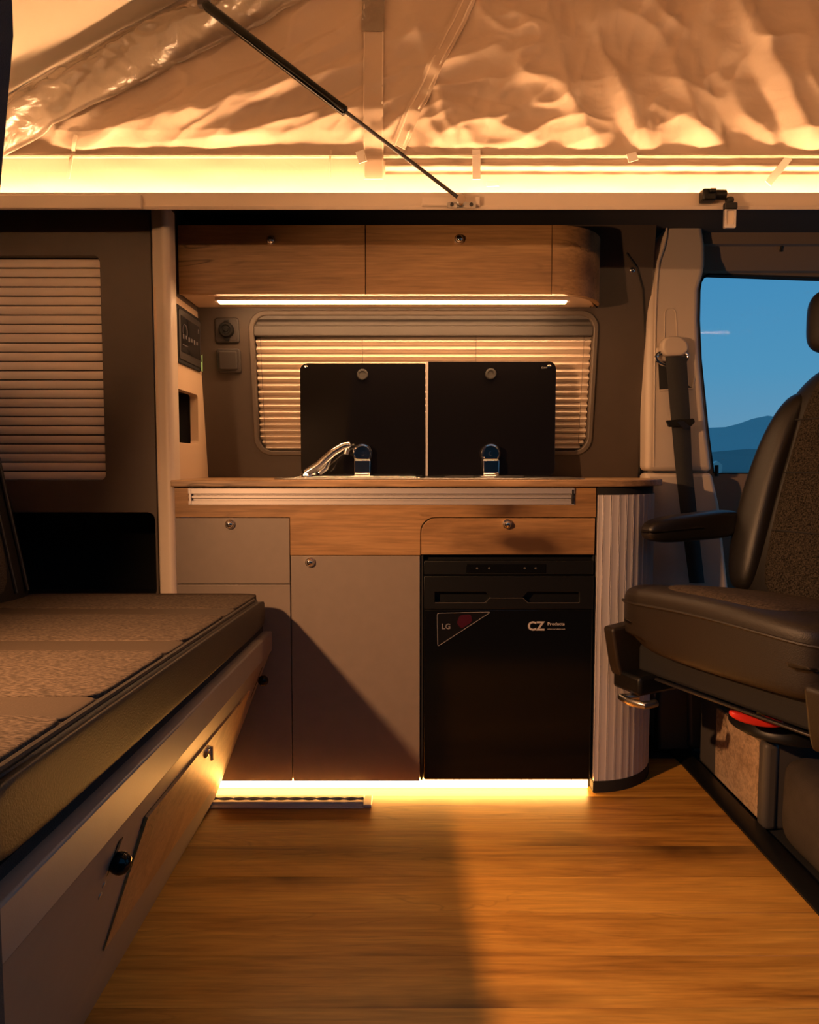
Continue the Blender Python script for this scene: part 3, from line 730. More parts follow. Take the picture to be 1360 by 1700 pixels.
# ---- base units
kx0 = at(285, 900, YK).x
gap = .0012
def front(px0, py0, px1, py1):
    x0, z1 = zx(px0, py0, YK); x1, z0 = zx(px1, py1, YK); return x0 + gap, x1 - gap, z0 + gap, z1 - gap
zb_f = at(600, 1297, YK).z
kxm = at(484, 1100, YK).x; kxf = at(698, 1000, YK).x; kxr = at(987, 1000, YK).x
zfa = at(600, 859, YK).z; zfb = at(600, 922, YK).z; zlm = at(400, 970, YK).z
u1_ = empty('kitchen_cabinet', ((kx0 + kxm) / 2, 1.87, zb_f), 'taupe kitchen cabinet with top flap, partly behind the bench', 'cabinet')
build('carcass', bx(kx0 + .002, kxm - .001, YK + .017, 2.02, zb_f, zfa - .002), 'taupe', u1_)
d = build('flap_door', bx(kx0 + gap, kxm - gap, YK, YK + .016, zlm + gap, zfa - gap), 'taupe', u1_, bevel=.001)
knob(d, 382, 870, YK)
build('lower_door', bx(kx0 + gap, kxm - gap, YK, YK + .016, zb_f, zlm - gap), 'taupe', u1_, bevel=.001)
u2_ = empty('kitchen_cabinet', ((kxm + kxf) / 2, 1.87, zb_f), 'taupe kitchen cabinet with one tall door beside the fridge', 'cabinet')
build('carcass', bx(kxm + .001, kxf - .001, YK + .017, 2.02, zb_f, zfb - .002), 'taupe', u2_)
d = build('door', bx(kxm + gap, kxf - gap, YK, YK + .016, zb_f, zfb - gap), 'taupe', u2_, bevel=.001)
knob(d, 515, 933, YK)
# oak fascia
rr = .036
arcp = [(kxf + rr - rr * math.sin(t), zfa - rr + rr * math.cos(t)) for t in [math.pi / 2 * i / 8 for i in range(9)]]
fpoly = [(kx0, zt0 - .003), (kxr, zt0 - .003), (kxr, zfa), ] + arcp + [(kxf, zfb), (kxm, zfb), (kxm, zfa), (kx0, zfa)]
rx0, rx1 = at(313, 825, YK).x, at(954, 825, YK).x; rz0 = at(600, 838, YK).z
fpoly2 = [(kx0, zt0 - .001), (rx0, zt0 - .001), (rx0, rz0), (rx1, rz0), (rx1, zt0 - .001), (kxr, zt0 - .001)] + fpoly[2:]
tag(build('fascia_board', prism(fpoly2, 'y', YK, YK + .016), 'oak', bevel=.001), 'stepped oak fascia board under the worktop with a cut-out for the rail', 'fascia')
tr = empty('table_rail', ((rx0 + rx1) / 2, YK, rz0), 'pale aluminium table rail set into the oak fascia', 'rail')
hh = zt0 - .001 - rz0
build('rail_profile', prism([(YK + .012, rz0 + .0005), (YK - .003, rz0 + .0005), (YK - .003, rz0 + hh * .22), (YK + .006, rz0 + hh * .25), (YK + .006, rz0 + hh * .36), (YK - .001, rz0 + hh * .38), (YK - .001, rz0 + hh * .50), (YK + .006, rz0 + hh * .53), (YK + .006, rz0 + hh * .60), (YK - .004, rz0 + hh * .63), (YK - .004, rz0 + hh * .90), (YK + .0, rz0 + hh * .99), (YK + .012, rz0 + hh * .99)], 'x', rx0 + .0006, rx1 - .0006), 'alu', tr)
for xx in (rx0 + .002, rx1 - .008): build('end_cap', bx(xx, xx + .006, YK - .0048, YK + .005, rz0 + .002, rz0 + hh * .85), 'blacktrim' if xx > 0 else 'alu', tr, bevel=.001)
# drawer above the fridge
du = empty('drawer_unit', ((kxf + kxr) / 2, 1.87, zfb), 'oak drawer with one rounded corner above the fridge', 'drawer')
g_ = .0018
dr = [(kxr - g_, zfa - g_)] + [(x_ + g_, z_ - g_) for x_, z_ in arcp] + [(kxf + g_, zfb + .002), (kxr - g_, zfb + .002)]
d = build('drawer_front', prism(dr, 'y', YK, YK + .016), 'oak', du, bevel=.001)
knob(d, 842, 870, YK)
build('drawer_box', bx(kxf + .01, kxr - .01, YK + .017, 2.0, zfb + .004, zfa - .012), 'taupe', du)
# ---- fridge
fx0, fz1 = zx(704, 931, YK); fx1, fz0 = zx(979, 1294, YK)
fr = empty('fridge', ((fx0 + fx1) / 2, 1.86, zb_f), 'small glossy black compressor fridge built in under the oak drawer', 'fridge')
build('body', bx(kxf + .001, kxr - .001, YK + .022, 2.02, zb_f, zfb), 'black', fr)
for a, b in ((kxf + .0005, fx0 - .002), (fx1 + .002, kxr - .0005)): build('side_frame', bx(a, b, YK + .006, YK + .022, zb_f, zfb), 'blackmat', fr)
zd = at(840, 956, YK).z
cp_ = build('control_strip', bx(fx0, fx1, YK - .002, YK + .022, zd + .003, fz1), 'black', fr, bevel=.002)
x0_, z1_ = zx(774, 936, YK); x1_, z0_ = zx(906, 951, YK)
cw = build('control_window', bx(x0_, x1_, YK - .0035, YK - .002, z0_, z1_), 'blackgloss', cp_, bevel=.001)
for px in (792, 812, 871, 889):
    p = at(px, 943, YK); build('button', lathe([(.0028, 0), (.0026, .001), (0, .0013)], (p.x, YK - .0035, p.z), n=10), 'greyplastic', cp_)
zdoor = at(840, 1011, YK).z
build('door', bx(fx0, fx1, YK - .004, YK + .022, fz0, zdoor), 'blackgloss', fr, bevel=.003)
# handle section with two grips
hp = at(840, 960, YK)
ix0, ix1 = at(722, 980, YK).x, at(961, 980, YK).x
za_, zb2, zc_ = at(840, 982, YK).z, at(840, 991, YK).z, at(840, 1000, YK).z
m0, m1, m2, m3 = at(806, 985, YK).x, at(813, 985, YK).x, at(868, 985, YK).x, at(876, 985, YK).x
build('handle_panel', plate([(fx0, zdoor + .001), (fx1, zdoor + .001), (fx1, zd), (fx0, zd)],
      [[(ix0, za_), (m0, za_), (m1, zb2), (m0, zc_), (ix0, zc_)], [(m2, zb2), (m3, za_), (ix1, za_), (ix1, zc_), (m3, zc_)]], 'y', YK - .006, YK + .010), 'black', fr, bevel=.0015)
build('grip_recess', bx(ix0 - .004, ix1 + .004, YK + .011, YK + .021, zc_ - .004, za_ + .004), 'black', fr)
zl = at(840, 992, YK).z
build('grip_edge', tube([(ix0, YK - .0065, zc_), (m0 - .002, YK - .0065, zc_), (m1, YK - .0065, zl), (m2, YK - .0065, zl), (m3, YK - .0065, zc_), (ix1, YK - .0065, zc_)], .0009, 6), 'greyplastic', fr)
YS = YK - .0042
tri = roundpoly([zx(726, 1018, YS), zx(815, 1016, YS), zx(727, 1073, YS)], .006, 4)
st = build('triangular_sticker', prism(tri, 'y', YS - .0006, YS + .0001), 'sticker', fr); tag(st, 'dark triangular sticker with a thin grey outline')
build('sticker_outline', tube([(u, YS - .0008, v) for u, v in tri], .0009, 5, closed=True), 'stickline', st)
p = at(733, 1044, YS); text('lettering', 'LG', .0185, (p.x, YS - .001, p.z), 'stickline', st, bold=.0003)
blob = roundpoly([zx(764, 1021, YS), zx(782, 1020, YS), zx(784, 1032, YS), zx(766, 1044, YS), zx(758, 1034, YS)], .006, 4)
build('magenta_spot', prism(blob, 'y', YS - .001, YS - .0007), 'magenta', st)
p = at(876, 1046, YS); lg = text('logo', 'CZ', .0305, (p.x, YS - .0004, p.z), 'logo', fr, bold=.0009, sx=1.0); tag(lg, 'silver letters CZ')
p = at(909, 1038, YS); text('logo_word', 'Products', .0105, (p.x, YS - .0004, p.z), 'logo', fr, bold=.00015, sx=1.12)
p = at(909, 1045, YS); text('logo_line', 'www.czproducts.com', .0043, (p.x, YS - .0004, p.z), 'logo', fr, bold=.0000, sx=1.15)
# ---- tambour corner cupboard
tb = empty('tambour_cupboard', (.52, 1.87, 0), 'rounded corner cupboard with silver grey vertical tambour slats', 'cupboard')
R = .18
def tpath(s):     # arc length along front then curve then side
    f0 = wcx - kxr - .0
    if s < f0: return (kxr + s, wcy - R, 0.0)
    a = (s - f0) / R
    if a < math.pi / 2: return (wcx + R * math.sin(a), wcy - R * math.cos(a), a)
    return (wcx + R, wcy + (s - f0 - R * math.pi / 2), math.pi / 2)
tz0, tz1 = zb_f + .004, at(1030, 820, 1.75).z
def ring(off, n=16):
    return [(kxr + .002, 1.99), (kxr + .002, wcy - R - off)] + [(wcx + (R + off) * math.sin(math.pi / 2 * i / n), wcy - (R + off) * math.cos(math.pi / 2 * i / n)) for i in range(n + 1)] + [(wcx + R + off, 1.99)]
build('core', prism(ring(-.012), 'z', tz0, tz1), 'greyplastic', tb)
build('plinth', prism(ring(.002), 'z', .0, tz0 - .0005), 'blackmat', tb)
build('top_rim', prism(ring(-.003), 'z', tz1, zt0 - .0005), 'blackmat', tb)
s = .003; first = True; tot = (wcx - kxr) + R * math.pi / 2 + .06; sw_ = .0205; i = 0
while s < tot:
    w = .0125 if i == 0 else sw_
    bm = nb(); prof = []
    x_, y_, a = tpath(s + w / 2)
    tx, ty = math.cos(a), math.sin(a); nx, ny = math.sin(a), -math.cos(a)
    for q, h in ((-.5, -.005), (-.485, .0000), (-.46, .0008), (-.40, .0003), (-.2, .0), (.2, .0), (.40, .0003), (.46, .0008), (.485, .0000), (.5, -.005), (.5, -.009), (-.5, -.009)):
        prof.append((x_ + tx * q * (w - .0012) + nx * h, y_ + ty * q * (w - .0012) + ny * h))
    build('slat', prism(prof, 'z', tz0 + .0005, tz1 - .0005), 'tambour', tb, angle=30)
    s += w; i += 1
# ---- floor LED under the kitchen
fb0, fb1 = kx0 + .01, at(978, 1305, YK).x
struct('baseboard_kitchen', bx(kx0, kxr, YK + .022, YK + .030, 0, zb_f - .0005), 'blacktrim', 'recessed plinth under the kitchen units', 'baseboard')
led('led_strip', bx(fb0, fb1, YK + .012, YK + .0218, .003, zb_f - .001), 'led_floor', 'glowing warm LED strip along the floor under the kitchen units')

# ---- sink and hob unit with raised glass lids
YL = 1.94
so = empty('sink_hob_unit', (at(700, 790, 1.85).x, 1.86, zt1), 'steel sink and hob unit with two black glass lids standing open', 'sink')
sx0, sx1 = at(462, 795, 1.82).x, at(962, 795, 1.82).x
build('steel_rim', prism(rrect(sx0, 1.72, sx1, 1.985, .05, 6), 'z', zt1 + .0002, zt1 + .0035), 'steel', so, bevel=.0015)
ix = (sx0 + sx1) / 2
build('sink_bowl', plate(rrect(sx0 + .02, 1.735, ix - .01, 1.90, .04, 6), [rrect(sx0 + .032, 1.747, ix - .022, 1.888, .035, 6)], 'z', zt1 + .0035, zt1 + .0055), 'chrome', so, bevel=.001)
for gx in (ix + .08, ix + .21):
    build('burner', lathe([(.040, 0), (.040, .003), (.030, .005), (0, .005)], (gx, 1.815, zt1 + .0035), (0, 0, 1), 18), 'blackmat', so)
for (pa, pb_, pc, pd, hx, hy, left_) in ((498, 603, 706, 790, 602, 622, True), (711, 600, 921, 790, 815, 621, False)):
    x0, z1 = zx(pa, pb_, YL); x1, z0 = zx(pc, pd, YL)
    cor = (0, 1, 1, 0) if left_ else (1, 0, 0, 1)
    ld = build('glass_lid', prism(rrect(x0, zt1 + .006, x1, z1, .020, 5, cor), 'y', YL, YL + .005), 'glasslid', so, bevel=.0008)
    p = at(hx, hy, YL)
    build('rubber_bumper', lathe([(.0155, 0), (.0155, .003), (.013, .006), (.0095, .006), (.0085, .004), (0, .004)], (p.x, YL, p.z), n=22), 'bumper', ld)
    p = at(508, 609, YL) if left_ else at(912, 608, YL)
    build('corner_screw', lathe([(.0055, 0), (.005, .002), (.002, .0028), (0, .0028)], (p.x, YL, p.z), n=12), 'chrome', ld)
build('lid_joint', bx(at(707, 700, YL).x, at(710.5, 700, YL).x, YL - .003, YL + .005, zt1 + .006, at(700, 601, YL).z), 'alu', so)
p = at(899, 612, YL); text('lid_print', 'CAN', .0075, (p.x, YL - .0004, p.z), 'stickline', so)
for hx in (602, 815):
    c = at(hx, 753, YL - .020); r = .0268
    h_ = build('hinge', lathe([(r, -.019), (r, .004), (r * .94, .007), (r * .84, .0075), (r * .80, .0055), (r * .22, .0055), (r * .2, .009), (0, .009)], c, n=30), 'chrome', so)
    xw = .022
    prof = [(YL - .030, zt1 + .004), (YL - .044, zt1 + .004), (YL - .044, zt1 + .008), (YL - .034, zt1 + .014), (YL - .034, c.z - .018), (YL - .020, c.z - .012), (YL - .006, c.z - .02), (YL - .006, zt1 + .004)]
    build('hinge_bracket', prism(prof, 'x', c.x - xw, c.x + xw), 'chrome', h_, bevel=.002)
    build('hinge_foot', bx(c.x - xw - .007, c.x + xw + .007, YL - .050, YL - .004, zt1 + .0037, zt1 + .0068), 'steel', h_, bevel=.001)
yt = 1.86
tp = [at(508, 797, yt), at(530, 772, yt), at(553, 751, yt), at(570, 741, yt), at(580, 739, yt)]
for q_ in tp: q_.z = max(q_.z, zt1 + .0145)
tap = build('tap_spout', tube([tp[0], tp[0].lerp(tp[1], .5), tp[1], tp[2], tp[3], tp[4], tp[4] + Vector((.004, 0, -.004))], [.010, .011, .0115, .0115, .011, .010, .006], 16), 'chrome', so)
q0, q1 = at(577, 744, yt), at(574, 754, yt)
build('tap_outlet', tube([q0, q1], [.008, .007], 12), 'steel', tap)
build('tap_lever', tube([at(530, 785, yt), at(541, 777, yt), at(549, 760, yt)], [.007, .008, .004], 10), 'chrome', tap)
build('tap_base', lathe([(.018, .0006), (.018, .006), (.012, .012), (0, .013)], (tp[0].x, yt, zt1 + .003), (0, 0, 1)), 'chrome', tap)

# ---- socket, switch, control panel
def onwall(px, py): 
    z = at(px, py, 2.0).z
    for _ in range(3): z = at(px, py, wallY(z)).z
    p = at(px, py, wallY(z)); return p
p = onwall(378, 549); q = .034
def leanat(p): return lambda v: Vector((v.x, v.y + wallY(v.z) - wallY(p.z), v.z))
sk = empty('power_socket', (p.x, p.y, p.z - q), 'round twelve volt socket with cap on a grey square plate', 'socket')
build('plate', prism(rrect(p.x - q, p.z - q, p.x + q, p.z + q, .008, 4), 'y', p.y - .008, p.y), 'socketm', sk, bevel=.004, seg=3, fn=leanat(p))
build('inset', prism(rrect(p.x - q * .82, p.z - q * .82, p.x + q * .82, p.z + q * .82, .006, 4), 'y', p.y - .0095, p.y - .0082), 'socketm', sk, fn=leanat(p), bevel=.001)
cp2 = build('cap', lathe([(.021, 0), (.021, .008), (.018, .012), (.013, .012), (.011, .009), (.007, .009), (.006, .012), (0, .012)], (p.x, p.y - .0095, p.z)), 'black', sk, fn=leanat(p))
build('cap_tab', prism(roundpoly([(p.x - .008, p.z - .018), (p.x + .008, p.z - .018), (p.x + .006, p.z - .030), (p.x - .006, p.z - .030)], .003), 'y', p.y - .014, p.y - .0098), 'black', cp2, fn=leanat(p))
build('cap_hinge', bx(p.x - .006, p.x + .006, p.y - .014, p.y - .0098, p.z + .019, p.z + .026), 'black', cp2, fn=leanat(p), bevel=.001)
p = onwall(381, 600)
sh_ = empty('light_switch', (p.x, p.y, p.z - q), 'square grey rocker switch below the socket', 'switch')
build('plate', prism(rrect(p.x - q, p.z - q, p.x + q, p.z + q, .008, 4), 'y', p.y - .010, p.y), 'socketm', sh_, bevel=.004, seg=3, fn=leanat(p))
build('rocker', prism(rrect(p.x - q * .76, p.z - q * .76, p.x + q * .76, p.z + q * .76, .006, 4), 'y', p.y - .018, p.y - .0102), 'socketm', sh_, bevel=.0035, seg=3, fn=leanat(p))
a, b = atx(289, 505, XS), atx(329, 528, XS); c_, d_ = atx(290, 603, XS), atx(330, 615, XS)
zt_, zb3 = (a.z + b.z) / 2, (c_.z + d_.z) / 2
cpn = empty('control_panel', (XS, (a.y + b.y) / 2, zb3), 'dark touch control panel with gauges in the niche side board', 'control panel')
build('frame', prism(rrect(a.y, zb3, b.y, zt_, .010, 4), 'x', XS, XS + .006), 'blackmat', cpn, bevel=.002)
build('bezel', prism(rrect(a.y + .010, zb3 + .010, b.y - .008, zt_ - .010, .008, 4), 'x', XS + .006, XS + .0085), 'socketm', cpn, bevel=.001)
sy0, sy1, sz0, sz1 = a.y + .024, b.y - .020, zb3 + .03, zt_ - .026
sc_ = build('screen', bx(XS + .0085, XS + .0095, sy0, sy1, sz0, sz1), 'screen', cpn)
cy_, cz_ = sy0 + .028, sz1 - .036
build('gauge_ring', tube([(XS + .0098, cy_ + .018 * math.cos(t), cz_ + .018 * math.sin(t)) for t in [-.6 + i * .26 for i in range(17)]], .0012, 5), 'screenui', sc_)
for i in range(6):
    yy = sy0 + .010 + i * (sy1 - sy0 - .02) / 6; build('icon', bx(XS + .0096, XS + .0101, yy, yy + .010, sz0 + .034 + .003 * (i % 2), sz0 + .046), 'screenui', sc_)
build('icon_bar', bx(XS + .0096, XS + .0101, sy0 + .008, sy0 + .05, sz0 + .018, sz0 + .020), 'screenui', sc_)
build('icon_bar', bx(XS + .0096, XS + .0101, sy1 - .016, sy1 - .010, sz1 - .020, sz1 - .008), 'screenui', sc_)
build('protective_film', prism([(b.y - .014, zb3 + .004), (b.y + .002, zb3 + .002), (b.y + .003, zb3 + .05), (b.y - .008, zb3 + .045), (b.y - .006, zb3 + .028), (b.y - .015, zb3 + .026)], 'x', XS + .0088, XS + .0094), 'green', cpn)

# ---- floor track
f0, f1 = at(350, 1331, 1.6), at(618, 1331, 1.6)
ya = hit(600, 1340, (0, 0, .004), (0, 0, 1)).y; yb_ = hit(600, 1324, (0, 0, .004), (0, 0, 1)).y
tx1 = hit(618, 1332, (0, 0, .004), (0, 0, 1)).x; tx0 = -.60
tk = empty('floor_track', ((tx0 + tx1) / 2, (ya + yb_) / 2, 0), 'pale metal seat track with scalloped slot on the oak floor', 'floor track')
build('track_base', bx(tx0, tx1 - .02, ya, yb_, 0, .004), 'alu', tk, bevel=.001)
def scal(sign):
    bm = nb(); n = 120; ym = (ya + yb_) / 2 + .006; pts = []
    L = tx1 - .022 - tx0
    for i in range(n + 1):
        x = tx0 + L * i / n; pts.append((x, ym + sign * (.004 + .0045 * abs(math.sin(math.pi * (x - tx0) / .034)))))
    edge = ym + sign * .016
    poly = pts + [(tx1 - .022, edge), (tx0, edge)]
    return prism(poly, 'z', .0042, .010)
build('scalloped_lip', scal(1), 'alu', tk); build('scalloped_lip', scal(-1), 'alu', tk)
build('slot', bx(tx0, tx1 - .022, (ya + yb_) / 2 - .002, (ya + yb_) / 2 + .014, .0040, .0044), 'blackmat', tk)
build('end_cap', bx(tx1 - .0215, tx1, ya + .001, yb_ + .002, 0, .009), 'alu', tk, bevel=.002)

# ================================================================== BENCH
def sh(v): return Vector((v.x, v.y, v.z + .045 * (1.65 - v.y) * max(0, min(1.3, v.z / .5))))
bn = empty('bench_seat', (-.65, 1.12, 0), 'brown upholstered bench seat with slanted taupe front and ball knobs', 'bench')
BY0, BY1 = .525, 1.65
zf = .372; xf0, xf1 = -.478, -.335
slope = (xf1 - xf0) / zf
def sx(z): return xf0 + slope * z
build('slanted_front', prism([(xf0, 0), (sx(zf - .002), zf - .002), (sx(zf - .002) - .03, zf - .002), (xf0 - .03, 0)], 'y', BY0, BY1), 'taupe', bn, fn=sh)
build('front_board', bx(-.365, -.331, BY0, BY1, zf, .420), 'taupe', bn, fn=sh, bevel=.003)
build('base_box', prism([(-.52, 0), (-.38, zf - .003), (-1.05, zf - .003), (-1.05, 0)], 'y', BY0 + .01, BY1 - .005), 'taupe', bn, fn=sh)
build('shadow_gap', bx(-1.0, -.352, BY0 + .005, BY1 - .004, zf, .432), 'blackmat', bn, fn=sh)
nrm = Vector((1, 0, -slope)).normalized()
def onslant(px, py, off=.0):
    # sheared slanted front: iterate
    y = 1.2
    for _ in range(12):
        k = .045 * (1.65 - y) / .5
        # plane x = xf0 + slope * z/(1+k)
        d = ray(px, py); s_ = slope / (1 + k)
        t = (xf0 + s_ * H) / (d.x - s_ * d.z)
        p = Vector((0, 0, H)) + d * t; y = p.y
    return p + nrm * off
dq = [onslant(*q) for q in ((412, 1146), (240, 1355), (167, 1577), (364, 1288))]
def quad(pts, t0, t1):
    bm = nb(); A = [bm.verts.new(p + nrm * t0) for p in pts]; B = [bm.verts.new(p + nrm * t1) for p in pts]; n = len(pts)
    bm.faces.new(A); bm.faces.new(B[::-1])
    for i in range(n): bm.faces.new((A[i], A[(i + 1) % n], B[(i + 1) % n], B[i]))
    return bm
def grow(pts, g):
    c = sum(pts, Vector()) / len(pts); return [c + (p - c) * g for p in pts]
od = build('storage_door', quad(dq, .0005, .005), 'oak', bn, smooth=False); tag(od, 'oak storage flap in the bench front')
fq = grow(dq, 1.02); build('door_gap', quad(fq, .0001, .0006), 'blackmat', bn, smooth=False)
p = onslant(339, 1246, .005)
build('lock', lathe([(.011, 0), (.011, .003), (.008, .005), (.003, .005), (.003, .009), (0, .009)], p, nrm, 14), 'chrome', od)
build('lock_lever', tube([p + nrm * .009 + Vector((0, 0, .012)), p + nrm * .009 + Vector((0, 0, -.012))], .003, 8), 'chrome', od)
for (px, py, r, a, b) in ((437, 1130, .0125, (440, 1112), (424, 1160)), (200, 1433, .0135, (200, 1400), (168, 1480))):
    ky = 1.60 if px > 400 else .80
    pc = at(px, py, ky); off = (pc - Vector((xf0 + slope * pc.z / (1 + .09 * (1.65 - ky)), ky, pc.z))).dot(nrm); p = pc - nrm * off
    A, B = p + Vector((slope, 0, 1)) * .026 - Vector((0, 0, 0)), p - Vector((slope, 0, 1)) * .045
    w = Vector((0, .006, 0)); s_ = build('slot', quad([A - w, A + w, B + w, B - w], .0001, .0008), 'blackmat', bn, smooth=False)
    kb = build('ball_knob', ball(pc, r), 'blackgloss', bn)
    build('knob_stem', tube([p + nrm * .0005, pc], .0045, 8), 'chrome', kb)
for (px, py) in ((165, 1487), (172, 1468)):
    p = onslant(px, py, .0); build('screw_head', lathe([(.004, 0), (.004, .0015), (0, .002)], p, nrm, 10), 'steel', bn)
# cushion
CZ0, CZ1 = .430, .512
cu = build('seat_cushion', puff(-.90, -.343, BY0, BY1, CZ0, CZ1, 12, 16), 'leather', bn, fn=sh, angle=180)
fb_ = [(BY0 + .008, .70, 'fabric'), (.702, .775, 'band'), (.777, 1.005, 'fabric'), (1.007, 1.085, 'band'), (1.087, 1.325, 'fabric'), (1.327, 1.405, 'band'), (1.407, 1.615, 'fabric')]
for a, b, m_ in fb_:
    hgt = .0045 if m_ == 'fabric' else .0025
    build('fabric_panel' if m_ == 'fabric' else 'smooth_band', puff(-.895, -.355, a - .005, b + .005, CZ1 - .014, CZ1 + hgt, 14, 14), m_, cu, fn=sh, angle=180)
build('piping', tube([sh(Vector((-.352, BY0 + .01 + (1.02) * i / 30, CZ1 - .0035))) for i in range(31)], .0042, 8), 'leather2', cu)
build('front_facing', puff(-.352, -.339, BY0 + .004, BY1 - .03, CZ0 + .010, CZ1 - .008, 9, 8), 'leather2', cu, fn=sh, angle=180)
# backrest, leaning
def bkf(v):   # local: x thickness (0 front), z up from .47
    t = v.z - .49; return sh(Vector((v.x - .19 * t, v.y, v.z)))
br = build('backrest', puff(-1.0, -.862, BY0, 1.60, .49, 1.09, 14, 16), 'leather', bn, fn=bkf, angle=180)
build('back_fabric', puff(-.89, -.856, BY0 + .01, 1.51, .52, 1.05, 10, 12), 'fabric', br, fn=bkf, angle=180)
for yy in (1.520, 1.565): build('back_piping', tube([bkf(Vector((-.861, yy, .53 + .5 * i / 12))) for i in range(13)], .004, 8), 'leather2', br)

# ================================================================== SWIVEL SEAT
A0 = Vector((.503, 1.62, 0)); wU = Vector((.44, -.9, 0)).normalized(); bU = Vector((.9, .44, 0)).normalized()
def sl2(v): return A0 + wU * v.x + bU * v.y + Vector((0, 0, v.z))      # local x: across, y: back, z: up
se = empty('swivel_seat', sl2(Vector((.235, .22, .0))) + Vector((0, 0, .215)), 'dark cab seat turned to face the living area', 'seat')
WD = .47
cz0, cz1 = .388, .545
def cush(v):
    # droop front, crown the middle
    f = v.y / .46
    z = v.z
    if v.z > .46: z += .012 * math.sin(math.pi * min(1, max(0, v.x / WD))) - .012 * (1 - f) ** 3
    if v.z < .42: z += .02 * max(0, (v.x - .1)) / .37 * 0 + (.03 * math.exp(-(v.x / .06) ** 2))
    if v.z > .46: z -= .075 * max(0, f - .12)
    y = v.y - .012 * math.sin(math.pi * min(1, max(0, v.x / WD))) * (1 - f)
    return sl2(Vector((v.x, y, z)))
sc2 = build('seat_cushion', puff(-.028, WD + .012, 0, .46, cz0, cz1, 10, 20), 'leather2', se, fn=cush, angle=180)
build('cushion_fabric', puff(.075, WD - .075, .028, .40, cz1 - .045, cz1 + .008, 6, 14), 'fabric', sc2, fn=cush, angle=180)
build('cushion_piping', tube([cush(Vector((-.018 + (WD + .02) * i / 30, -.001 + .018 * abs(2 * i / 30 - 1) ** 10, .508))) for i in range(31)], .0035, 8), 'leather2', sc2)
def back(v):
    t = (v.z - .48) / .56
    return sl2(Vector((v.x, v.y + .15 * t, v.z)))
def backshape(x0, x1, y0, y1, z0, z1, taper, ex, seg):
    bm = puff(x0, x1, y0, y1, z0, z1, ex, seg); xm = WD / 2
    for v in bm.verts:
        t = max(0, (v.co.z - .60) / .46); v.co.x = xm + (v.co.x - xm) * (1 - taper * t ** 2.2)
    return bm
bk_ = build('backrest', backshape(-.015, WD + .015, .34, .47, .46, 1.068, .34, 5, 18), 'leather', se, fn=back, angle=180)
build('back_fabric', backshape(.09, WD - .09, .332, .40, .50, 1.055, .26, 7, 14), 'seatfab', bk_, fn=back, angle=180)
for zz in (.66, .80, .93):
    build('stitch_line', tube([back(Vector((.10 + (WD - .2) * i / 10, .331, zz))) for i in range(11)], .0016, 6), 'blackmat', bk_)
for sgn, xx in ((1, .03), (-1, WD - .03)):
    build('side_bolster', backshape(min(xx - .045, xx + .055), max(xx - .045, xx + .055), .312, .43, .50, 1.0, .30, 3.2, 10), 'leather', bk_, fn=back, angle=180)
hd = build('headrest', puff(.092, WD - .092, .465, .565, 1.083, 1.25, 4, 12), 'leather', se, fn=lambda v: sl2(v), angle=180)
for xx in (.19, .28): build('headrest_post', tube([sl2(Vector((xx, .505, 1.05))), sl2(Vector((xx, .51, 1.10)))], .006, 8), 'chrome', hd)
def arm(u):
    bm = puff(u - .032, u + .032, .085, .40, .612, .688, 4, 12)
    for v in bm.verts:
        t = (v.co.y - .075) / .325; v.co.z += .02 * t - .018 * (1 - t) * (v.co.z < .65) * -1 * .8
    return bm
build('armrest', arm(-.02), 'leather', se, fn=sl2, angle=180); build('armrest', arm(WD + .02), 'leather', se, fn=sl2, angle=180)
def tipl(x0, x1):
    poly = [(-.030, .435), (.045, .442), (.10, .40), (.12, .33), (.06, .30), (.0, .315), (-.012, .35)]
    return prism(roundpoly([(y, z) for y, z in poly], .01, 3), 'x', x0, x1)
st1 = build('side_shield', tipl(-.035, .0), 'leather2', se, fn=sl2, bevel=.006, seg=3)
build('side_shield', tipl(WD, WD + .035), 'leather2', se, fn=sl2, bevel=.006, seg=3)
build('shield_foot', bx(-.03, .06, .0, .12, .285, .33), 'black', se, fn=sl2, bevel=.008)
build('seat_pan', bx(.0, WD, .05, .42, .325, .392), 'blackmat', se, fn=sl2, bevel=.01)
build('slide_rail', bx(.03, WD - .0, .045, .056, .318, .324), 'blacktrim', se, fn=sl2, bevel=.002)
build('swivel_plate', lathe([(.11, 0), (.12, .006), (.12, .018), (.11, .03), (.09, .03), (.09, .09), (0, .09)], sl2(Vector((.25, .25, .236))), (0, 0, 1), 28), 'black', se)
hl = [(.035, .02, .276), (.02, -.018, .276), (.055, -.024, .276), (.085, -.012, .276), (.085, .025, .276)]
build('adjust_handle', tube([sl2(Vector(q)) for q in hl], .009, 10), 'steel', se)
rp_ = [hit(px, py, (0, 0, .272), (0, 0, 1)) for px, py in ((1216, 1184), (1226, 1196), (1248, 1206), (1285, 1206), (1293, 1198), (1270, 1190), (1236, 1183))]
zr_ = .242
rl = at(1255, 1195, 1.40)
def rfn(v): return Vector((rl.x, rl.y, rl.z)) + Vector((v.x, v.y - .25 * v.x * 0 - .18 * v.x, v.z - .13 * v.x - 3.4 * v.x * v.x * -1 * .6))
build('release_lever', puff(-.050, .050, -.014, .014, -.011, .010, 3, 10), 'red', se, fn=rfn, angle=180)
build('lever_arm', tube([rl + Vector((.0, .008, .0)), rl + Vector((.06, .14, -.004))], .006, 8), 'black', se)
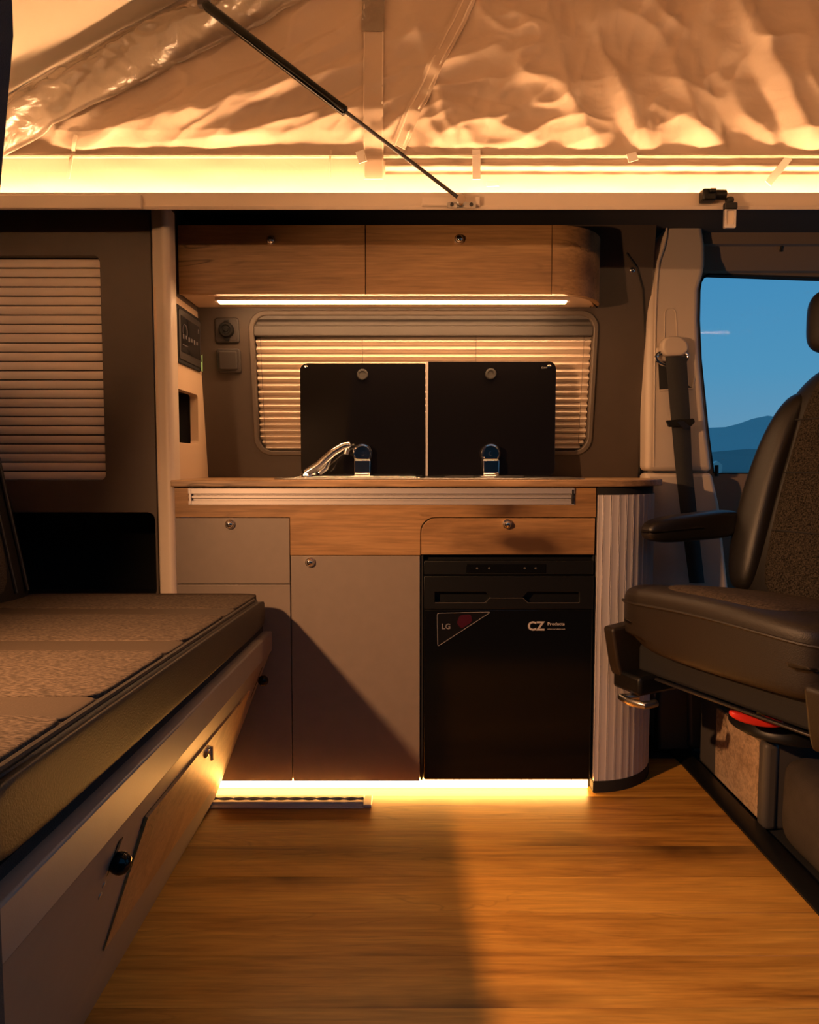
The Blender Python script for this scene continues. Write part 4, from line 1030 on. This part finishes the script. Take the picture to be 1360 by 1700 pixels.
# seat base box
px_ = .805
sb = empty('pedestal_box', (1.0, 1.7, -.01), 'grey box base under the cab seat with a pale wooden side board', 'seat base')
bY0, bY1, bzt = 1.525, 1.90, .222
build('box', bx(px_ + .006, 1.25, bY0, bY1, -.01, bzt - .03), 'greyplastic', sb, bevel=.012, seg=3)
build('top_plate', bx(px_ + .015, 1.24, bY0 + .012, bY1, bzt - .03, bzt + .012), 'black', sb, bevel=.004)
w0, w1_ = atx(1188, 1290, px_), atx(1258, 1357, px_)
build('wood_board', bx(px_ - .002, px_ + .006, w1_.y, min(w0.y, bY1), .006, .185), 'ply', sb)
build('corner_post', bx(px_ - .006, px_ + .03, bY0 - .004, w1_.y - .001, -.01, bzt - .028), 'greyplastic', sb, bevel=.012, seg=3)
# grey lower trims behind seat base
gt = empty('trim_11', (.80, 1.95, 0), 'grey lower trim of the door pillar behind the seat base', 'trim'); gt['kind'] = 'structure'
a, b = at(1160, 1290, 1.86), at(1192, 1180, 1.86)
build('side_block', prism(roundpoly([(a.x, 0.012), (a.x - .006, b.z + .04), (b.x, b.z + .04), (b.x + .01, 0.012)], .012), 'y', 1.925, 1.97), 'greyplastic', gt, bevel=.008)
a, b = at(1095, 1262, 1.93), at(1160, 1180, 1.93)
build('back_block', bx(a.x, b.x, 1.94, 1.985, .001, b.z + .08), 'greyplastic', gt, bevel=.008)
# bag
bg = empty('bag', (.95, 1.42, -.01), 'dark brown soft bag on the cab floor beside the seat base', 'bag')
def bagf(v):
    n_ = noise.noise(v * 9) * .010; return Vector((v.x + n_, v.y + n_, v.z + n_ * .6 if v.z > .02 else v.z))
b0 = build('bag_body', puff(.805, 1.10, 1.24, 1.50, -.01, .195, 5, 16), 'bag', bg, fn=bagf, angle=180)
build('bag_seam', tube([bagf(Vector((.815 + .012 * math.sin(i), 1.30, .0 + .17 * i / 14))) for i in range(0, 13)], .0035, 6), 'bag', bg)
build('bag_zip', tube([bagf(Vector((.83 + .02 * i, 1.36 - .004 * i, .196))) for i in range(0, 12)], .004, 6), 'leather', bg)
build('bag_handle', tube([Vector((.86, 1.29, .185)), Vector((.87, 1.275, .215)), Vector((.92, 1.27, .225)), Vector((.97, 1.275, .212)), Vector((.98, 1.29, .185))], .007, 8), 'bag', bg)
build('leather_tag', bx(.808, .811, 1.262, 1.288, .095, .118), 'tan', bg)

# ================================================================== reading lamp (throws the bench shadow)
lc = Vector((-.815, .67, 1.08))
ld_ = Vector((.86, .36, -.45)).normalized()
lp = empty('reading_lamp', (-.90, .52, 1.0), 'small chrome reading lamp on a bent arm above the bench by the door pillar', 'lamp')
build('wall_rose', lathe([(.03, .0005), (.03, .008), (.02, .014), (0, .015)], (-.90, .52, 1.0), (0, 1, 0), 20), 'chrome', lp)
build('arm', tube([(-.90, .534, 1.0), (-.90, .60, 1.01), (-.88, .645, 1.05), (-.85, .65, 1.075), lc - ld_ * .03], .006, 8), 'chrome', lp)
build('lamp_head', lathe([(.006, -.045), (.016, -.04), (.026, -.012), (.030, 0), (.027, 0), (.022, -.006), (0, -.008)], lc, ld_, 22), 'chrome', lp)
build('lens', lathe([(.021, -.0055), (.018, -.004), (0, -.0035)], lc, ld_, 20), 'led_spot', lp)
sd = bpy.data.lights.new('spot_light', 'SPOT'); sd.energy = L_SPOT; sd.color = (1, .50, .22); sd.spot_size = math.radians(126); sd.spot_blend = 1.0; sd.shadow_soft_size = .022
so_ = bpy.data.objects.new('spot_light', sd); C.objects.link(so_); so_.parent = lp; so_.location = lc + ld_ * .024 - Vector((-.90, .52, 1.0))
so_.rotation_euler = ld_.to_track_quat('-Z', 'Y').to_euler()

# ================================================================== outside
tag(build('ground', bx(-1500, 1500, 2.6, 3000, -1.6, -1.5), 'ground', smooth=False), 'dim valley ground beyond the cab window', 'ground', kind='structure')
def hillmesh(Y, pts, depth):
    P_ = [at(px, py, Y) for px, py in pts]
    bm = nb(); f = [bm.verts.new((p.x, Y + (0), p.z)) for p in P_]; g = [bm.verts.new((p.x, Y - depth, -1.55)) for p in P_]; r = [bm.verts.new((p.x, Y + depth, -1.55)) for p in P_]
    for i in range(len(P_) - 1):
        bm.faces.new((f[i], f[i + 1], g[i + 1], g[i])); bm.faces.new((f[i], r[i], r[i + 1], f[i + 1]))
    return bm
far = [(600, 712), (800, 708), (1000, 716), (1150, 711), (1180, 710), (1205, 709), (1225, 704), (1250, 695), (1275, 690), (1320, 700), (1400, 690), (1600, 700), (1900, 705)]
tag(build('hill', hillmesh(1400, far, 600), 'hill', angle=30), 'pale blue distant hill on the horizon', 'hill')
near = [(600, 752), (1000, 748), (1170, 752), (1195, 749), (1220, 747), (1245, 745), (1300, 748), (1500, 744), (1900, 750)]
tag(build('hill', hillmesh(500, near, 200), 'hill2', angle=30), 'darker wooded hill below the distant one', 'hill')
for i in range(9):
    px = 1190 + i * 7.2 + random.random() * 3; py = 768 + random.random() * 9
    p = at(px, py, 220); s_ = .65 + random.random() * .7
    poly = [(p.x - s_, -1.5), (p.x + s_, -1.5), (p.x + s_, p.z), (p.x, p.z + s_ * .7), (p.x - s_, p.z)]
    tag(build('house', prism(poly, 'y', 220 + i * 3, 222 + i * 3), 'town', smooth=False), 'tiny pale house in the valley beyond the cab window', 'house', 'houses in the valley')

# dark yard on the sliding-door side, where the photographer stands
tag(build('yard', bx(-14, 14, -5.0, .49, -.42, -.36), 'yardm', smooth=False), 'dark paved yard beside the van', 'yard', kind='structure')
tag(build('wall_sky_blocker', bx(-14, 14, -5.2, -5.0, -.42, 3.4), 'yardm', smooth=False), 'unseen dark wall added across the yard to block sky light', 'wall', kind='structure')  # unseen wall, added to cut the blue sky light entering the door
